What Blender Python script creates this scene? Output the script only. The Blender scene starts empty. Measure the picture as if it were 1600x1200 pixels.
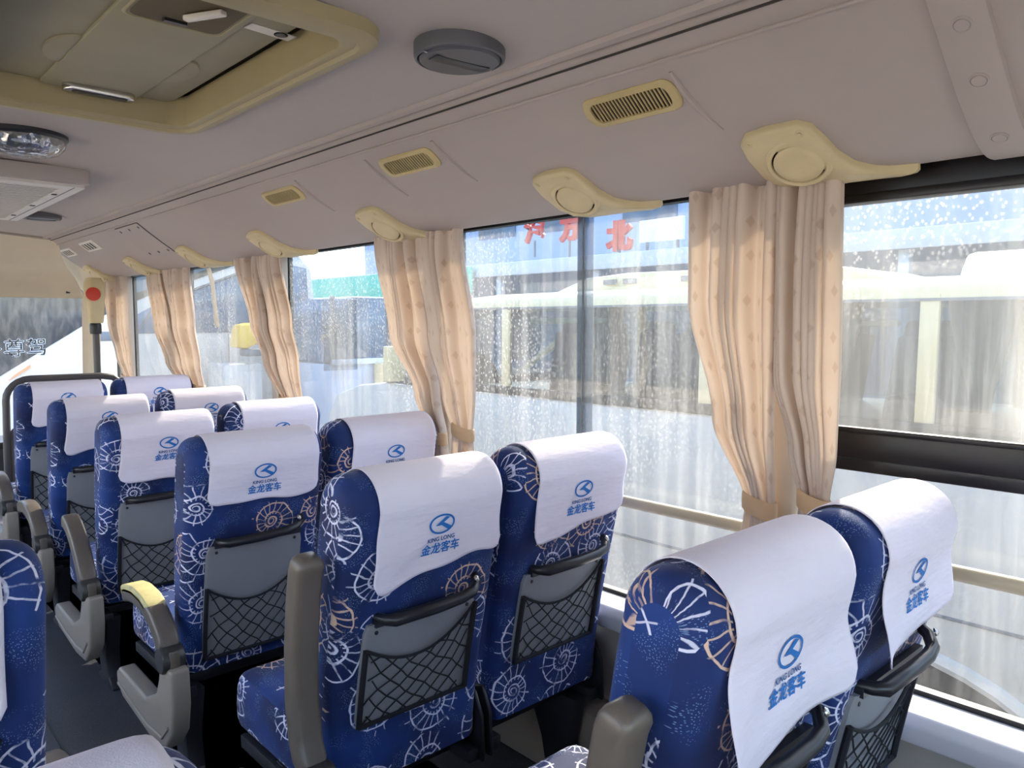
import bpy, bmesh, math, random
from mathutils import Vector, Matrix
random.seed(7)
SC = bpy.context.scene
COL = SC.collection
R = math.radians
PI = math.pi

# ------------------------------------------------------------------ camera, sky, sun, exposure
cam_d = bpy.data.cameras.new('camera'); cam = bpy.data.objects.new('camera', cam_d); COL.objects.link(cam)
cam.location = (0, 0, 1.2); cam.rotation_euler = (R(90 - 4.53), 0, R(-42.7))
cam_d.sensor_width = 36; cam_d.lens = 27.0; cam_d.clip_start = 0.03; cam_d.clip_end = 300
SC.camera = cam
SUN_AZ, SUN_EL = 25.0, 36.0            # degrees from +X towards +Y, elevation
W = bpy.data.worlds.new('sky'); SC.world = W; W.use_nodes = True
wn = W.node_tree; wn.nodes.clear()
sky = wn.nodes.new('ShaderNodeTexSky'); sky.sky_type = 'NISHITA'; sky.sun_disc = False
sky.sun_elevation = R(SUN_EL); sky.sun_rotation = R(90 - SUN_AZ); sky.altitude = 0; sky.dust_density = 2.0; sky.air_density = 1.0
bg = wn.nodes.new('ShaderNodeBackground'); bg.inputs['Strength'].default_value = 0.36
wo = wn.nodes.new('ShaderNodeOutputWorld')
wn.links.new(sky.outputs[0], bg.inputs[0]); wn.links.new(bg.outputs[0], wo.inputs[0])
sl = bpy.data.lights.new('sun', 'SUN'); sl.energy = 4.2; sl.angle = R(0.6); sl.color = (1.0, 0.86, 0.66)
so = bpy.data.objects.new('sun', sl); COL.objects.link(so)
sd = Vector((math.cos(R(SUN_EL)) * math.cos(R(SUN_AZ)), math.cos(R(SUN_EL)) * math.sin(R(SUN_AZ)), math.sin(R(SUN_EL))))
so.rotation_euler = sd.to_track_quat('Z', 'Y').to_euler(); so.location = sd * 20
SC.view_settings.view_transform = 'Standard'; SC.view_settings.look = 'None'
SC.view_settings.gamma = 1.0; SC.view_settings.use_curve_mapping = False
SC.view_settings.exposure = 1.84

# ------------------------------------------------------------------ helpers: nodes
def lin(r, g, b):
    f = lambda c: c / 12.92 if c <= 0.04045 else ((c + 0.055) / 1.055) ** 2.4
    return (f(r / 255), f(g / 255), f(b / 255), 1)

class N:
    """small wrapper to write node trees"""
    def __init__(self, name):
        self.m = bpy.data.materials.new(name); self.m.use_nodes = True
        self.t = self.m.node_tree; self.t.nodes.clear()
        self.out = self.t.nodes.new('ShaderNodeOutputMaterial')
    def n(self, typ, **kw):
        nd = self.t.nodes.new(typ)
        for k, v in kw.items(): setattr(nd, k, v)
        return nd
    def put(self, sock, v):
        if v is None: return
        if isinstance(v, bpy.types.NodeSocket): self.t.links.new(v, sock)
        else:
            if sock.type == 'RGBA' and len(v) == 3: v = (*v, 1)
            sock.default_value = v
    def math(self, op, a, b=None, c=None, clamp=False):
        nd = self.n('ShaderNodeMath', operation=op, use_clamp=clamp)
        self.put(nd.inputs[0], a)
        if b is not None: self.put(nd.inputs[1], b)
        if c is not None: self.put(nd.inputs[2], c)
        return nd.outputs[0]
    def vmath(self, op, a, b=None):
        nd = self.n('ShaderNodeVectorMath', operation=op); self.put(nd.inputs[0], a)
        if b is not None: self.put(nd.inputs[1], b)
        return nd.outputs['Value'] if op in ('LENGTH', 'DOT_PRODUCT', 'DISTANCE') else nd.outputs[0]
    def mix(self, fac, a, b):
        nd = self.n('ShaderNodeMix', data_type='RGBA'); self.put(nd.inputs[0], fac)
        self.put(nd.inputs[6], a); self.put(nd.inputs[7], b); return nd.outputs[2]
    def mapr(self, v, a, b, c=0.0, d=1.0):
        nd = self.n('ShaderNodeMapRange'); self.put(nd.inputs[0], v)
        for i, x in enumerate((a, b, c, d)): nd.inputs[i + 1].default_value = x
        return nd.outputs[0]
    def noise(self, vec, scale, detail=3, rough=0.5, dim='3D'):
        nd = self.n('ShaderNodeTexNoise', noise_dimensions=dim); self.put(nd.inputs['Vector'], vec)
        nd.inputs['Scale'].default_value = scale; nd.inputs['Detail'].default_value = detail; nd.inputs['Roughness'].default_value = rough
        return nd.outputs[0]
    def mapping(self, vec, scale=(1, 1, 1), loc=(0, 0, 0), rot=(0, 0, 0)):
        nd = self.n('ShaderNodeMapping'); self.put(nd.inputs[0], vec)
        nd.inputs['Scale'].default_value = scale; nd.inputs['Location'].default_value = loc; nd.inputs['Rotation'].default_value = rot
        return nd.outputs[0]
    def coord(self, which='Object'): return self.n('ShaderNodeTexCoord').outputs[which]
    def bump(self, h, strength=0.2, dist=0.005):
        nd = self.n('ShaderNodeBump'); nd.inputs['Strength'].default_value = strength; nd.inputs['Distance'].default_value = dist
        self.put(nd.inputs['Height'], h); return nd.outputs[0]
    def bsdf(self, color, rough=0.5, metal=0.0, normal=None, spec=None, sheen=None, coat=None):
        nd = self.n('ShaderNodeBsdfPrincipled'); self.put(nd.inputs['Base Color'], color)
        self.put(nd.inputs['Roughness'], rough); nd.inputs['Metallic'].default_value = metal
        if normal is not None: self.put(nd.inputs['Normal'], normal)
        if spec is not None: nd.inputs['Specular IOR Level'].default_value = spec
        if sheen is not None: nd.inputs['Sheen Weight'].default_value = sheen
        if coat is not None: nd.inputs['Coat Weight'].default_value = coat
        return nd.outputs[0]
    def done(self, sh):
        self.t.links.new(sh, self.out.inputs[0]); return self.m

def plain(name, c, rough=0.5, metal=0.0, var=0.08, scale=6.0, grain=0.0, spec=None, coat=None):
    """procedural plain material: faint mottling and optional fine grain"""
    n = N(name); o = n.coord('Object')
    f = n.noise(o, scale, 4, 0.6)
    dark = tuple(x * (1 - var) for x in c[:3]) + (1,); light = tuple(min(1, x * (1 + var)) for x in c[:3]) + (1,)
    colr = n.mix(n.mapr(f, 0.3, 0.7), dark, light)
    nm = n.bump(n.noise(o, 420, 2), grain, 0.002) if grain else None
    return n.done(n.bsdf(colr, rough, metal, nm, spec, coat=coat))

# ------------------------------------------------------------------ materials
M = {}
def fabric_mat():
    n = N('shell_print_fabric'); uv = n.n('ShaderNodeUVMap').outputs[0]
    rnd = n.n('ShaderNodeObjectInfo').outputs['Random']
    comb = n.n('ShaderNodeCombineXYZ'); n.put(comb.inputs[0], n.math('MULTIPLY', rnd, 7.3)); n.put(comb.inputs[1], n.math('MULTIPLY', rnd, 3.1))
    p = n.vmath('ADD', n.mapping(uv, scale=(7.3, 7.3, 1)), comb.outputs[0])
    wob = n.n('ShaderNodeTexNoise', noise_dimensions='2D'); n.put(wob.inputs['Vector'], p); wob.inputs['Scale'].default_value = 3.0
    pw = n.vmath('ADD', p, n.vmath('MULTIPLY', n.vmath('SUBTRACT', wob.outputs[1], (0.5, 0.5, 0.5)), (0.09, 0.09, 0)))
    vo = n.n('ShaderNodeTexVoronoi', voronoi_dimensions='2D'); n.put(vo.inputs['Vector'], pw)
    vo.inputs['Scale'].default_value = 1.0; vo.inputs['Randomness'].default_value = 0.62
    loc = n.vmath('SUBTRACT', pw, vo.outputs['Position'])
    sp = n.n('ShaderNodeSeparateXYZ'); n.put(sp.inputs[0], loc)
    sc = n.n('ShaderNodeSeparateColor'); n.put(sc.inputs[0], vo.outputs['Color'])
    th = n.math('ARCTAN2', sp.outputs[1], sp.outputs[0])
    th = n.math('FRACT', n.math('ADD', n.math('DIVIDE', th, 2 * PI), sc.outputs[0]))     # 0..1 round the shell
    r = n.math('MAXIMUM', n.vmath('LENGTH', loc), 0.004)
    g = 2.1
    s = n.math('SUBTRACT', n.math('LOGARITHM', r, g), th)
    S0 = math.log(0.255, g)
    fs = n.math('ABSOLUTE', n.math('SUBTRACT', n.math('FRACT', n.math('ADD', n.math('SUBTRACT', s, S0), 0.5)), 0.5))
    wline = n.math('MULTIPLY', n.math('MULTIPLY', fs, r), math.log(g))                   # distance to the whorl
    whorl = n.mapr(wline, 0.0105, 0.0170, 1, 0)
    inside = n.mapr(s, S0 + 0.03, S0 + 0.05, 1, 0)
    whorl = n.math('MULTIPLY', whorl, n.math('MULTIPLY', inside, n.mapr(r, 0.035, 0.05)))
    NR = 17
    fr = n.math('ABSOLUTE', n.math('SUBTRACT', n.math('FRACT', n.math('MULTIPLY', th, NR)), 0.5))
    rib = n.mapr(n.math('MULTIPLY', fr, n.math('MULTIPLY', r, 2 * PI / NR)), 0.007, 0.0125, 1, 0)
    spike = n.noise(p, 5.0, 1, 0.5, '2D')
    rmask = n.math('MULTIPLY', n.math('LESS_THAN', s, n.mapr(spike, 0.35, 0.65, S0 - 0.05, S0 + 0.36)), n.math('GREATER_THAN', s, S0 - 1.35))
    rib = n.math('MULTIPLY', rib, n.math('MULTIPLY', rmask, 0.8))
    shell = n.math('MAXIMUM', whorl, rib)
    worn = n.mapr(n.noise(p, 4.0, 3, 0.6, '2D'), 0.30, 0.48)
    shell = n.math('MULTIPLY', n.math('MULTIPLY', shell, worn), n.math('GREATER_THAN', sc.outputs[2], 0.09))
    vs = n.n('ShaderNodeTexVoronoi', voronoi_dimensions='2D'); n.put(vs.inputs['Vector'], p); vs.inputs['Scale'].default_value = 36
    fleck = n.math('MULTIPLY', n.mapr(vs.outputs['Distance'], 0.12, 0.22, 1, 0), n.mapr(n.noise(p, 2.2, 3, 0.6, '2D'), 0.50, 0.62))
    fleck = n.math('MULTIPLY', fleck, 0.55)
    tint = n.mix(n.math('GREATER_THAN', sc.outputs[1], 0.82), lin(226, 226, 246), lin(226, 192, 170))
    base = n.mix(n.mapr(n.noise(p, 0.7, 2, 0.5, '2D'), 0.35, 0.68), lin(18, 34, 82), lin(26, 60, 128))
    c = n.mix(fleck, base, lin(150, 185, 225)); c = n.mix(shell, c, tint)
    weave = n.noise(n.mapping(uv, scale=(900, 900, 1)), 1.0, 1)
    return n.done(n.bsdf(c, 0.72, normal=n.bump(weave, 0.15, 0.001), spec=0.35, sheen=0.08))

def cloth_mat(name, c, transl=0.2, wr=0.25, rough=0.8):
    n = N(name); o = n.coord('Object')
    h = n.math('ADD', n.noise(n.mapping(o, scale=(7, 7, 26)), 1.0, 3, 0.55), n.math('MULTIPLY', n.noise(o, 700, 1), 0.06))
    nm = n.bump(h, wr, 0.012)
    a = n.bsdf(n.mix(n.mapr(n.noise(o, 9, 3), 0.3, 0.7), tuple(x * 0.95 for x in c[:3]) + (1,), c), rough, normal=nm, spec=0.2)
    t = n.n('ShaderNodeBsdfTranslucent'); n.put(t.inputs[0], c)
    mx = n.n('ShaderNodeMixShader'); mx.inputs[0].default_value = transl
    n.t.links.new(a, mx.inputs[1]); n.t.links.new(t.outputs[0], mx.inputs[2])
    return n.done(mx.outputs[0])

def curtain_mat():
    n = N('beige_satin_curtain'); uv = n.n('ShaderNodeUVMap').outputs[0]; o = n.coord('Object')
    vo = n.n('ShaderNodeTexVoronoi', voronoi_dimensions='2D', distance='MANHATTAN'); n.put(vo.inputs['Vector'], n.mapping(uv, scale=(1.0, 0.62, 1)))
    vo.inputs['Scale'].default_value = 22; vo.inputs['Randomness'].default_value = 0.35
    dot = n.mapr(vo.outputs['Distance'], 0.13, 0.20, 1, 0)
    dot = n.math('MULTIPLY', dot, 0.38)
    c0 = n.mix(n.mapr(n.noise(o, 5, 3), 0.3, 0.7), lin(204, 183, 165), lin(218, 200, 184))
    c = n.mix(dot, c0, lin(160, 124, 96))
    cr = n.noise(n.mapping(o, scale=(14, 14, 7)), 1.0, 2, 0.5)
    a = n.bsdf(c, 0.42, normal=n.bump(cr, 0.18, 0.008), spec=0.5, sheen=0.15)
    t = n.n('ShaderNodeBsdfTranslucent'); n.put(t.inputs[0], n.mix(0.5, c, lin(228, 196, 160)))
    mx = n.n('ShaderNodeMixShader'); mx.inputs[0].default_value = 0.20
    n.t.links.new(a, mx.inputs[1]); n.t.links.new(t.outputs[0], mx.inputs[2])
    return n.done(mx.outputs[0])

def glass_mat(name, tint=(0.93, 0.96, 0.97, 1), dirt=0.30, drops=0.25, haze=0.05, refl=0.7):
    """dusty, rain-streaked pane: clear + dirt that scatters light through + mirror reflection at grazing angles"""
    n = N(name); o = n.coord('Object')
    st = n.noise(n.mapping(o, scale=(26, 26, 1.1)), 1.0, 5, 0.65)
    patch = n.noise(n.mapping(o, scale=(2.2, 2.2, 1.2)), 1.0, 3, 0.6)
    m = n.math('MULTIPLY', n.mapr(st, 0.42, 0.78), n.mapr(patch, 0.32, 0.70))
    vo = n.n('ShaderNodeTexVoronoi'); n.put(vo.inputs['Vector'], n.mapping(o, scale=(1, 1, 0.75))); vo.inputs['Scale'].default_value = 95
    dr = n.math('MULTIPLY', n.mapr(vo.outputs['Distance'], 0.20, 0.36, 1, 0), n.mapr(n.noise(n.mapping(o, loc=(3, 1, 5)), 1.6, 2), 0.40, 0.55))
    fac = n.math('ADD', n.math('ADD', n.math('MULTIPLY', m, dirt), n.math('MULTIPLY', dr, drops)), haze, clamp=True)
    tr = n.n('ShaderNodeBsdfTransparent'); n.put(tr.inputs[0], tint)
    tl = n.n('ShaderNodeBsdfTranslucent'); n.put(tl.inputs[0], (0.55, 0.56, 0.55, 1))
    df = n.n('ShaderNodeBsdfDiffuse'); n.put(df.inputs[0], (0.5, 0.5, 0.49, 1))
    d2 = n.n('ShaderNodeMixShader'); d2.inputs[0].default_value = 0.4
    n.t.links.new(tl.outputs[0], d2.inputs[1]); n.t.links.new(df.outputs[0], d2.inputs[2])
    a = n.n('ShaderNodeMixShader'); n.put(a.inputs[0], fac); n.t.links.new(tr.outputs[0], a.inputs[1]); n.t.links.new(d2.outputs[0], a.inputs[2])
    lw = n.n('ShaderNodeLayerWeight'); lw.inputs[0].default_value = 0.5
    fz = n.math('ADD', n.math('MULTIPLY', n.math('POWER', lw.outputs['Facing'], 5.0), 0.6 * refl), 0.04 * refl)
    gl = n.n('ShaderNodeBsdfGlossy'); gl.inputs['Roughness'].default_value = 0.02
    b = n.n('ShaderNodeMixShader'); n.put(b.inputs[0], fz); n.t.links.new(a.outputs[0], b.inputs[1]); n.t.links.new(gl.outputs[0], b.inputs[2])
    return n.done(b.outputs[0])

def floor_mat():
    n = N('dark_vinyl_floor'); o = n.coord('Object')
    c = n.mix(n.mapr(n.noise(o, 3, 4, 0.6), 0.3, 0.7), lin(50, 50, 56), lin(68, 68, 74))
    c = n.mix(n.mapr(n.noise(o, 180, 1), 0.6, 0.7, 0, 0.3), c, lin(120, 122, 130))
    return n.done(n.bsdf(c, 0.5, normal=n.bump(n.noise(o, 160, 2), 0.2, 0.002)))

def ceiling_mat(name, ca, cb):
    n = N(name); o = n.coord('Object')
    c = n.mix(n.mapr(n.noise(n.mapping(o, scale=(1.5, 0.7, 1.5)), 1.5, 4, 0.6), 0.3, 0.7), ca, cb)
    return n.done(n.bsdf(c, 0.55, normal=n.bump(n.noise(o, 380, 2), 0.12, 0.0015), spec=0.35))

def ground_mat():
    n = N('asphalt_yard'); o = n.coord('Object')
    c = n.mix(n.mapr(n.noise(o, 0.6, 5, 0.65), 0.3, 0.7), lin(128, 124, 118), lin(160, 155, 148))
    return n.done(n.bsdf(c, 0.9, normal=n.bump(n.noise(o, 40, 3), 0.3, 0.01)))

M['fabric'] = fabric_mat()
M['cover'] = cloth_mat('white_headrest_cloth', lin(248, 241, 254), 0.12, 0.55)
M['print'] = plain('blue_print_ink', lin(24, 112, 190), 0.7, var=0.1)
M['print_dark'] = plain('dark_blue_print_ink', lin(30, 82, 140), 0.7, var=0.1)
M['curtain'] = curtain_mat()
M['tie'] = cloth_mat('beige_tie_cloth', lin(214, 182, 144), 0.15, 0.3, 0.5)
M['board'] = plain('grey_plastic_board', lin(138, 139, 143), 0.55, var=0.07, grain=0.15)
M['black'] = plain('black_plastic', lin(34, 34, 38), 0.32, var=0.15)
M['net'] = plain('black_cord', lin(20, 20, 26), 0.8, var=0.1)
M['taupe'] = plain('taupe_plastic', lin(150, 140, 128), 0.42, var=0.05, grain=0.1)
M['taupe_dark'] = plain('brown_armrest_plastic', lin(108, 98, 88), 0.35, var=0.06)
M['yellowed'] = plain('sunlit_armrest_plastic', lin(206, 194, 138), 0.5, var=0.14, scale=25)  # yellow stands for sunlight on the third-row armrest, painted into the colour
M['hub'] = plain('dark_hub_plastic', lin(60, 56, 54), 0.4)
M['steel_dark'] = plain('dark_painted_steel', lin(48, 48, 54), 0.45, 0.3)
M['tube_grey'] = plain('grey_coated_tube', lin(84, 80, 80), 0.4, 0.0)
M['chrome'] = plain('bright_screw_steel', lin(210, 208, 204), 0.22, 1.0)
M['ceil'] = ceiling_mat('grey_ceiling_vinyl', lin(170, 161, 155), lin(180, 170, 163))
M['cove'] = ceiling_mat('grey_cove_plastic', lin(168, 156, 149), lin(177, 165, 157))
M['cream'] = plain('cream_header_plastic', lin(208, 196, 174), 0.5, var=0.05)
M['hatch'] = plain('yellowed_hatch_plastic', lin(166, 152, 114), 0.5, var=0.07, scale=4)
M['hatch_lid'] = plain('olive_beige_hatch_lid', lin(152, 144, 118), 0.55, var=0.06, scale=4)
M['hatch_dark'] = plain('brown_hatch_gap', lin(96, 84, 58), 0.7)
M['ivory'] = plain('ivory_outlet_plastic', lin(206, 188, 146), 0.4, var=0.06, scale=14)
M['vent_y'] = plain('yellow_aged_vent_plastic', lin(190, 171, 122), 0.45, var=0.05)
M['vent_hole'] = plain('vent_dark_inside', lin(44, 30, 16), 0.8)
M['rubber'] = plain('black_rubber_gasket', lin(26, 26, 28), 0.4, var=0.2)
M['frame_black'] = plain('black_window_frame', lin(30, 27, 28), 0.35, var=0.2)
M['wall'] = plain('beige_grey_wall_panel', lin(172, 166, 158), 0.55, var=0.05, grain=0.15)
M['sill'] = plain('pale_grey_sill', lin(206, 204, 208), 0.45, var=0.04)
M['pillar'] = plain('beige_pillar_plastic', lin(200, 188, 172), 0.5, var=0.04)
M['rail'] = plain('beige_rail_coating', lin(204, 190, 162), 0.35, var=0.05)
M['floor'] = floor_mat()
M['alu'] = plain('aluminium_strip', lin(176, 176, 180), 0.35, 0.9)
M['white_plastic'] = plain('white_grille_plastic', lin(216, 210, 200), 0.45, var=0.04)
M['red'] = plain('red_plastic', lin(200, 60, 40), 0.4)
M['charcoal'] = plain('charcoal_plastic', lin(84, 84, 88), 0.45, var=0.06)
M['charcoal2'] = plain('black_plastic_slot', lin(36, 38, 42), 0.4)
M['glass'] = glass_mat('dusty_window_glass', tint=(0.70, 0.725, 0.74, 1))
M['glass_low'] = glass_mat('streaked_lower_glass', tint=(0.72, 0.74, 0.75, 1), dirt=0.16, drops=0.05, haze=0.02)
M['glass_clear'] = glass_mat('clean_window_glass', tint=(0.98, 0.985, 0.985, 1), dirt=0.05, drops=0, haze=0.0)
M['glass_wet'] = glass_mat('rain_spotted_glass', tint=(0.70, 0.72, 0.72, 1), dirt=0.40, drops=0.55, haze=0.10)
M['glass_front'] = glass_mat('windscreen_glass', dirt=0.15, drops=0.0, haze=0.02, refl=0.5)
M['glass_dark'] = glass_mat('tinted_vehicle_glass', tint=(0.62, 0.68, 0.72, 1), dirt=0.12, drops=0, haze=0.02, refl=1.0)
M['film'] = glass_mat('dark_overlap_film', tint=(0.60, 0.63, 0.68, 1), dirt=0.3, drops=0, haze=0.05)
M['bus_white'] = plain('white_vehicle_paint', lin(222, 215, 203), 0.3, var=0.02, coat=0.3)
M['bus_cream'] = plain('cream_vehicle_paint', lin(238, 216, 164), 0.35, var=0.02, coat=0.3)
M['bus_grey'] = plain('grey_vehicle_trim', lin(120, 120, 122), 0.5)
M['coach_glass'] = plain('blue_grey_coach_glass', lin(92, 118, 140), 0.08, var=0.35, scale=1.6, coat=0.5)
M['coach_black'] = plain('dark_coach_glass', lin(44, 50, 58), 0.08, var=0.4, scale=2.0, coat=0.5)
M['letter_white'] = plain('white_lettering', lin(236, 238, 240), 0.5)
M['letter_red'] = plain('red_sign_letter', lin(206, 70, 62), 0.5)
M['orange'] = plain('orange_lamp', lin(246, 150, 100), 0.35)
M['tyre'] = plain('tyre_rubber', lin(40, 40, 42), 0.8)
M['bldg'] = plain('blue_grey_shed_cladding', lin(150, 172, 200), 0.7, var=0.08, scale=0.8)
M['bldg_hi'] = plain('pale_blue_added_storey', lin(176, 190, 214), 0.7, var=0.05, scale=0.5)
M['bldg2'] = plain('pale_canopy_fascia', lin(196, 204, 216), 0.6, var=0.05)
M['teal'] = plain('teal_hoarding', lin(60, 190, 170), 0.6)
M['board_white'] = plain('white_billboard', lin(240, 244, 250), 0.5)
M['yellow'] = plain('yellow_machine_paint', lin(250, 200, 70), 0.4)
M['seat_dark'] = plain('dark_seat_cloth', lin(92, 84, 84), 0.8)
M['ground'] = ground_mat()
M['bush'] = plain('green_leaves', lin(86, 110, 62), 0.8, var=0.3, scale=20)

# ------------------------------------------------------------------ helpers: meshes
def put(o, parent=None):
    COL.objects.link(o)
    if parent: o.parent = parent
    return o
def tag(o, label=None, cat=None, group=None, kind=None):
    if label: o['label'] = label
    if cat: o['category'] = cat
    if group: o['group'] = group
    if kind: o['kind'] = kind
    return o
def empty(name, loc=(0, 0, 0), rot=(0, 0, 0)):
    o = bpy.data.objects.new(name, None); o.empty_display_size = 0.05; COL.objects.link(o)
    o.location = loc; o.rotation_euler = rot; return o

class B:
    """collects shapes in one bmesh"""
    def __init__(self): self.bm = bmesh.new(); self.uv = self.bm.loops.layers.uv.new('UVMap')
    def poly(self, verts, faces):
        vs = [self.bm.verts.new(v) for v in verts]
        for f in faces:
            try: self.bm.faces.new([vs[i] for i in f])
            except ValueError: pass
        return self
    def box(self, c, s, rot=None):
        hx, hy, hz = s[0] / 2, s[1] / 2, s[2] / 2
        vs = [Vector((x, y, z)) for x in (-hx, hx) for y in (-hy, hy) for z in (-hz, hz)]
        if rot: 
            m = Matrix.Rotation(rot[0], 3, 'X'); m = Matrix.Rotation(rot[1], 3, 'Y') @ m; m = Matrix.Rotation(rot[2], 3, 'Z') @ m
            vs = [m @ v for v in vs]
        vs = [v + Vector(c) for v in vs]
        return self.poly(vs, [(0, 1, 3, 2), (4, 6, 7, 5), (0, 4, 5, 1), (2, 3, 7, 6), (0, 2, 6, 4), (1, 5, 7, 3)])
    def prism(self, pts, a, b, axis='x'):
        """polygon extruded from a to b along axis; pts are the two other coordinates"""
        def mk(p, k):
            return {'x': (k, p[0], p[1]), 'y': (p[0], k, p[1]), 'z': (p[0], p[1], k)}[axis]
        n = len(pts); vs = [mk(p, a) for p in pts] + [mk(p, b) for p in pts]
        fs = [tuple(range(n))[::-1], tuple(range(n, 2 * n))] + [(i, (i + 1) % n, n + (i + 1) % n, n + i) for i in range(n)]
        return self.poly(vs, fs)
    def loft(self, rings, closed=True, cap=True):
        n = len(rings[0]); vs = [p for r in rings for p in r]; fs = []
        m = n if closed else n - 1
        for k in range(len(rings) - 1):
            for i in range(m):
                j = (i + 1) % n; fs.append((k * n + i, k * n + j, (k + 1) * n + j, (k + 1) * n + i))
        if cap and closed: fs += [tuple(range(n))[::-1], tuple(range((len(rings) - 1) * n, len(rings) * n))]
        return self.poly(vs, fs)
    def tube(self, path, r, n=10, cap=True):
        path = [Vector(p) for p in path]; rings = []; pn = None
        for i, p in enumerate(path):
            d = (path[min(i + 1, len(path) - 1)] - path[max(i - 1, 0)]).normalized()
            if pn is None:
                a = Vector((0, 0, 1)) if abs(d.z) < 0.9 else Vector((1, 0, 0)); pn = (a - d * a.dot(d)).normalized()
            else: pn = (pn - d * pn.dot(d)).normalized()
            q = d.cross(pn); rr = r[i] if isinstance(r, (list, tuple)) else r
            rings.append([p + (pn * math.cos(t) + q * math.sin(t)) * rr for t in [2 * PI * k / n for k in range(n)]])
        return self.loft(rings, True, cap)
    def lathe(self, prof, o, axis=(0, 0, 1), n=32):
        """prof: (radius, height) along axis from point o"""
        ax = Vector(axis).normalized(); a = Vector((1, 0, 0)) if abs(ax.x) < 0.9 else Vector((0, 1, 0))
        u = (a - ax * a.dot(ax)).normalized(); w = ax.cross(u); o = Vector(o)
        return self.loft([[o + ax * h + (u * math.cos(2 * PI * k / n) + w * math.sin(2 * PI * k / n)) * max(r, 1e-4) for k in range(n)] for r, h in prof], True, True)
    def grid(self, f, nu, nv, uvf=None, flip=False):
        vs = [[self.bm.verts.new(f(i / nu, j / nv)) for j in range(nv + 1)] for i in range(nu + 1)]
        for i in range(nu):
            for j in range(nv):
                idx = [(i, j), (i + 1, j), (i + 1, j + 1), (i, j + 1)]
                if flip: idx = idx[::-1]
                fc = self.bm.faces.new([vs[a][b] for a, b in idx])
                if uvf:
                    for lp, (a, b) in zip(fc.loops, idx): lp[self.uv].uv = uvf(a / nu, b / nv)
        return self
    def bevel(self, w, seg=2, ang=35):
        bm = self.bm; bmesh.ops.recalc_face_normals(bm, faces=bm.faces[:])
        es = [e for e in bm.edges if len(e.link_faces) == 2 and e.calc_face_angle(0) > R(ang)]
        if es: bmesh.ops.bevel(bm, geom=es, offset=w, segments=seg, profile=0.5, affect='EDGES', clamp_overlap=True)
        return self
    def mesh(self, name, mat, smooth=True, sharp=40, recalc=True):
        if recalc: bmesh.ops.recalc_face_normals(self.bm, faces=self.bm.faces[:])
        me = bpy.data.meshes.new(name); self.bm.to_mesh(me); self.bm.free()
        if smooth:
            for p in me.polygons: p.use_smooth = True
            me.set_sharp_from_angle(angle=R(sharp))
        me.materials.append(mat); return me
    def obj(self, name, mat, parent=None, **kw):
        return put(bpy.data.objects.new(name, self.mesh(name, mat, **kw)), parent)

def rrect(cx, cy, hx, hy, r, n=5):
    pts = []
    for k, (sx, sy) in enumerate(((1, 1), (-1, 1), (-1, -1), (1, -1))):
        for i in range(n + 1):
            a = PI / 2 * (k + i / n)
            pts.append((cx + sx * (hx - r) + r * math.cos(a), cy + sy * (hy - r) + r * math.sin(a)))
    return pts
def lerp(a, b, t): return a + (b - a) * t
def smooth01(t): t = max(0, min(1, t)); return t * t * (3 - 2 * t)
def keyed(keys, t):
    for (a, va), (b, vb) in zip(keys, keys[1:]):
        if t <= b: return lerp(va, vb, smooth01((t - a) / (b - a)) if b > a else 0)
    return keys[-1][1]
def linkey(keys, t):
    for (a, va), (b, vb) in zip(keys, keys[1:]):
        if t <= b: return lerp(va, vb, (t - a) / (b - a))
    return keys[-1][1]
def text_geo(s, size, bold=0.0, shear=0.0):
    cu = bpy.data.curves.new('lettering', 'FONT'); cu.body = s; cu.size = size; cu.offset = bold; cu.shear = shear
    cu.align_x = 'CENTER'; cu.align_y = 'CENTER'; cu.resolution_u = 3
    o = bpy.data.objects.new('lettering', cu); COL.objects.link(o); bpy.context.view_layer.update()
    me = bpy.data.meshes.new_from_object(o.evaluated_get(bpy.context.evaluated_depsgraph_get()))
    v = [tuple(x.co) for x in me.vertices]; f = [tuple(p.vertices) for p in me.polygons]
    bpy.data.objects.remove(o); bpy.data.curves.remove(cu); bpy.data.meshes.remove(me)
    if v:   # recentre on its own box
        cx = (min(p[0] for p in v) + max(p[0] for p in v)) / 2; cy = (min(p[1] for p in v) + max(p[1] for p in v)) / 2
        v = [(p[0] - cx, p[1] - cy, 0) for p in v]
    return v, f

# ------------------------------------------------------------------ the setting: bus shell
XC = 0.415                                   # middle of the bus
Y0, Y1 = -1.6, 5.25
mir = lambda x: 2 * XC - x
def struct(o): return tag(o, kind='structure')
def extrude_y(b, prof, ya, yb, ny=2, closed=False):
    return b.loft([[(x, lerp(ya, yb, k / ny), z) for x, z in prof] for k in range(ny + 1)], closed, closed)

fl = B(); fl.box((XC - 0.17, 2.25, -0.02), (1.92, 7.7, 0.04)); fl.box((1.15, 1.48, -0.02), (0.88, 6.16, 0.04))
floor = struct(fl.obj('floor', M['floor'])); floor['label'] = 'dark grey vinyl floor of the bus aisle'
B().box((0.48, 2.3, 0.002), (0.006, 5.5, 0.003)).obj('floor_seam', M['rubber'], floor)
B().box((0.70, 0.05, 0.004), (0.05, 4.0, 0.006)).bevel(0.002).obj('seat_track', M['alu'], floor)
st = B(); st.box((0.74, 5.05, 0.008), (0.05, 1.0, 0.016)); st.box((0.765, 5.05, -0.02), (0.012, 1.0, 0.06))
st.bevel(0.004).obj('step_nosing', M['alu'], floor)
sw = B(); sw.box((1.15, 4.9, -0.32), (0.84, 1.15, 0.03)); sw.box((0.775, 4.9, -0.17), (0.02, 1.15, 0.3)); sw.box((1.15, 4.57, -0.17), (0.84, 0.02, 0.3)); sw.box((1.15, 5.5, -0.17), (0.84, 0.02, 0.3))
sw.obj('stairwell', M['floor'], floor)

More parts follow.
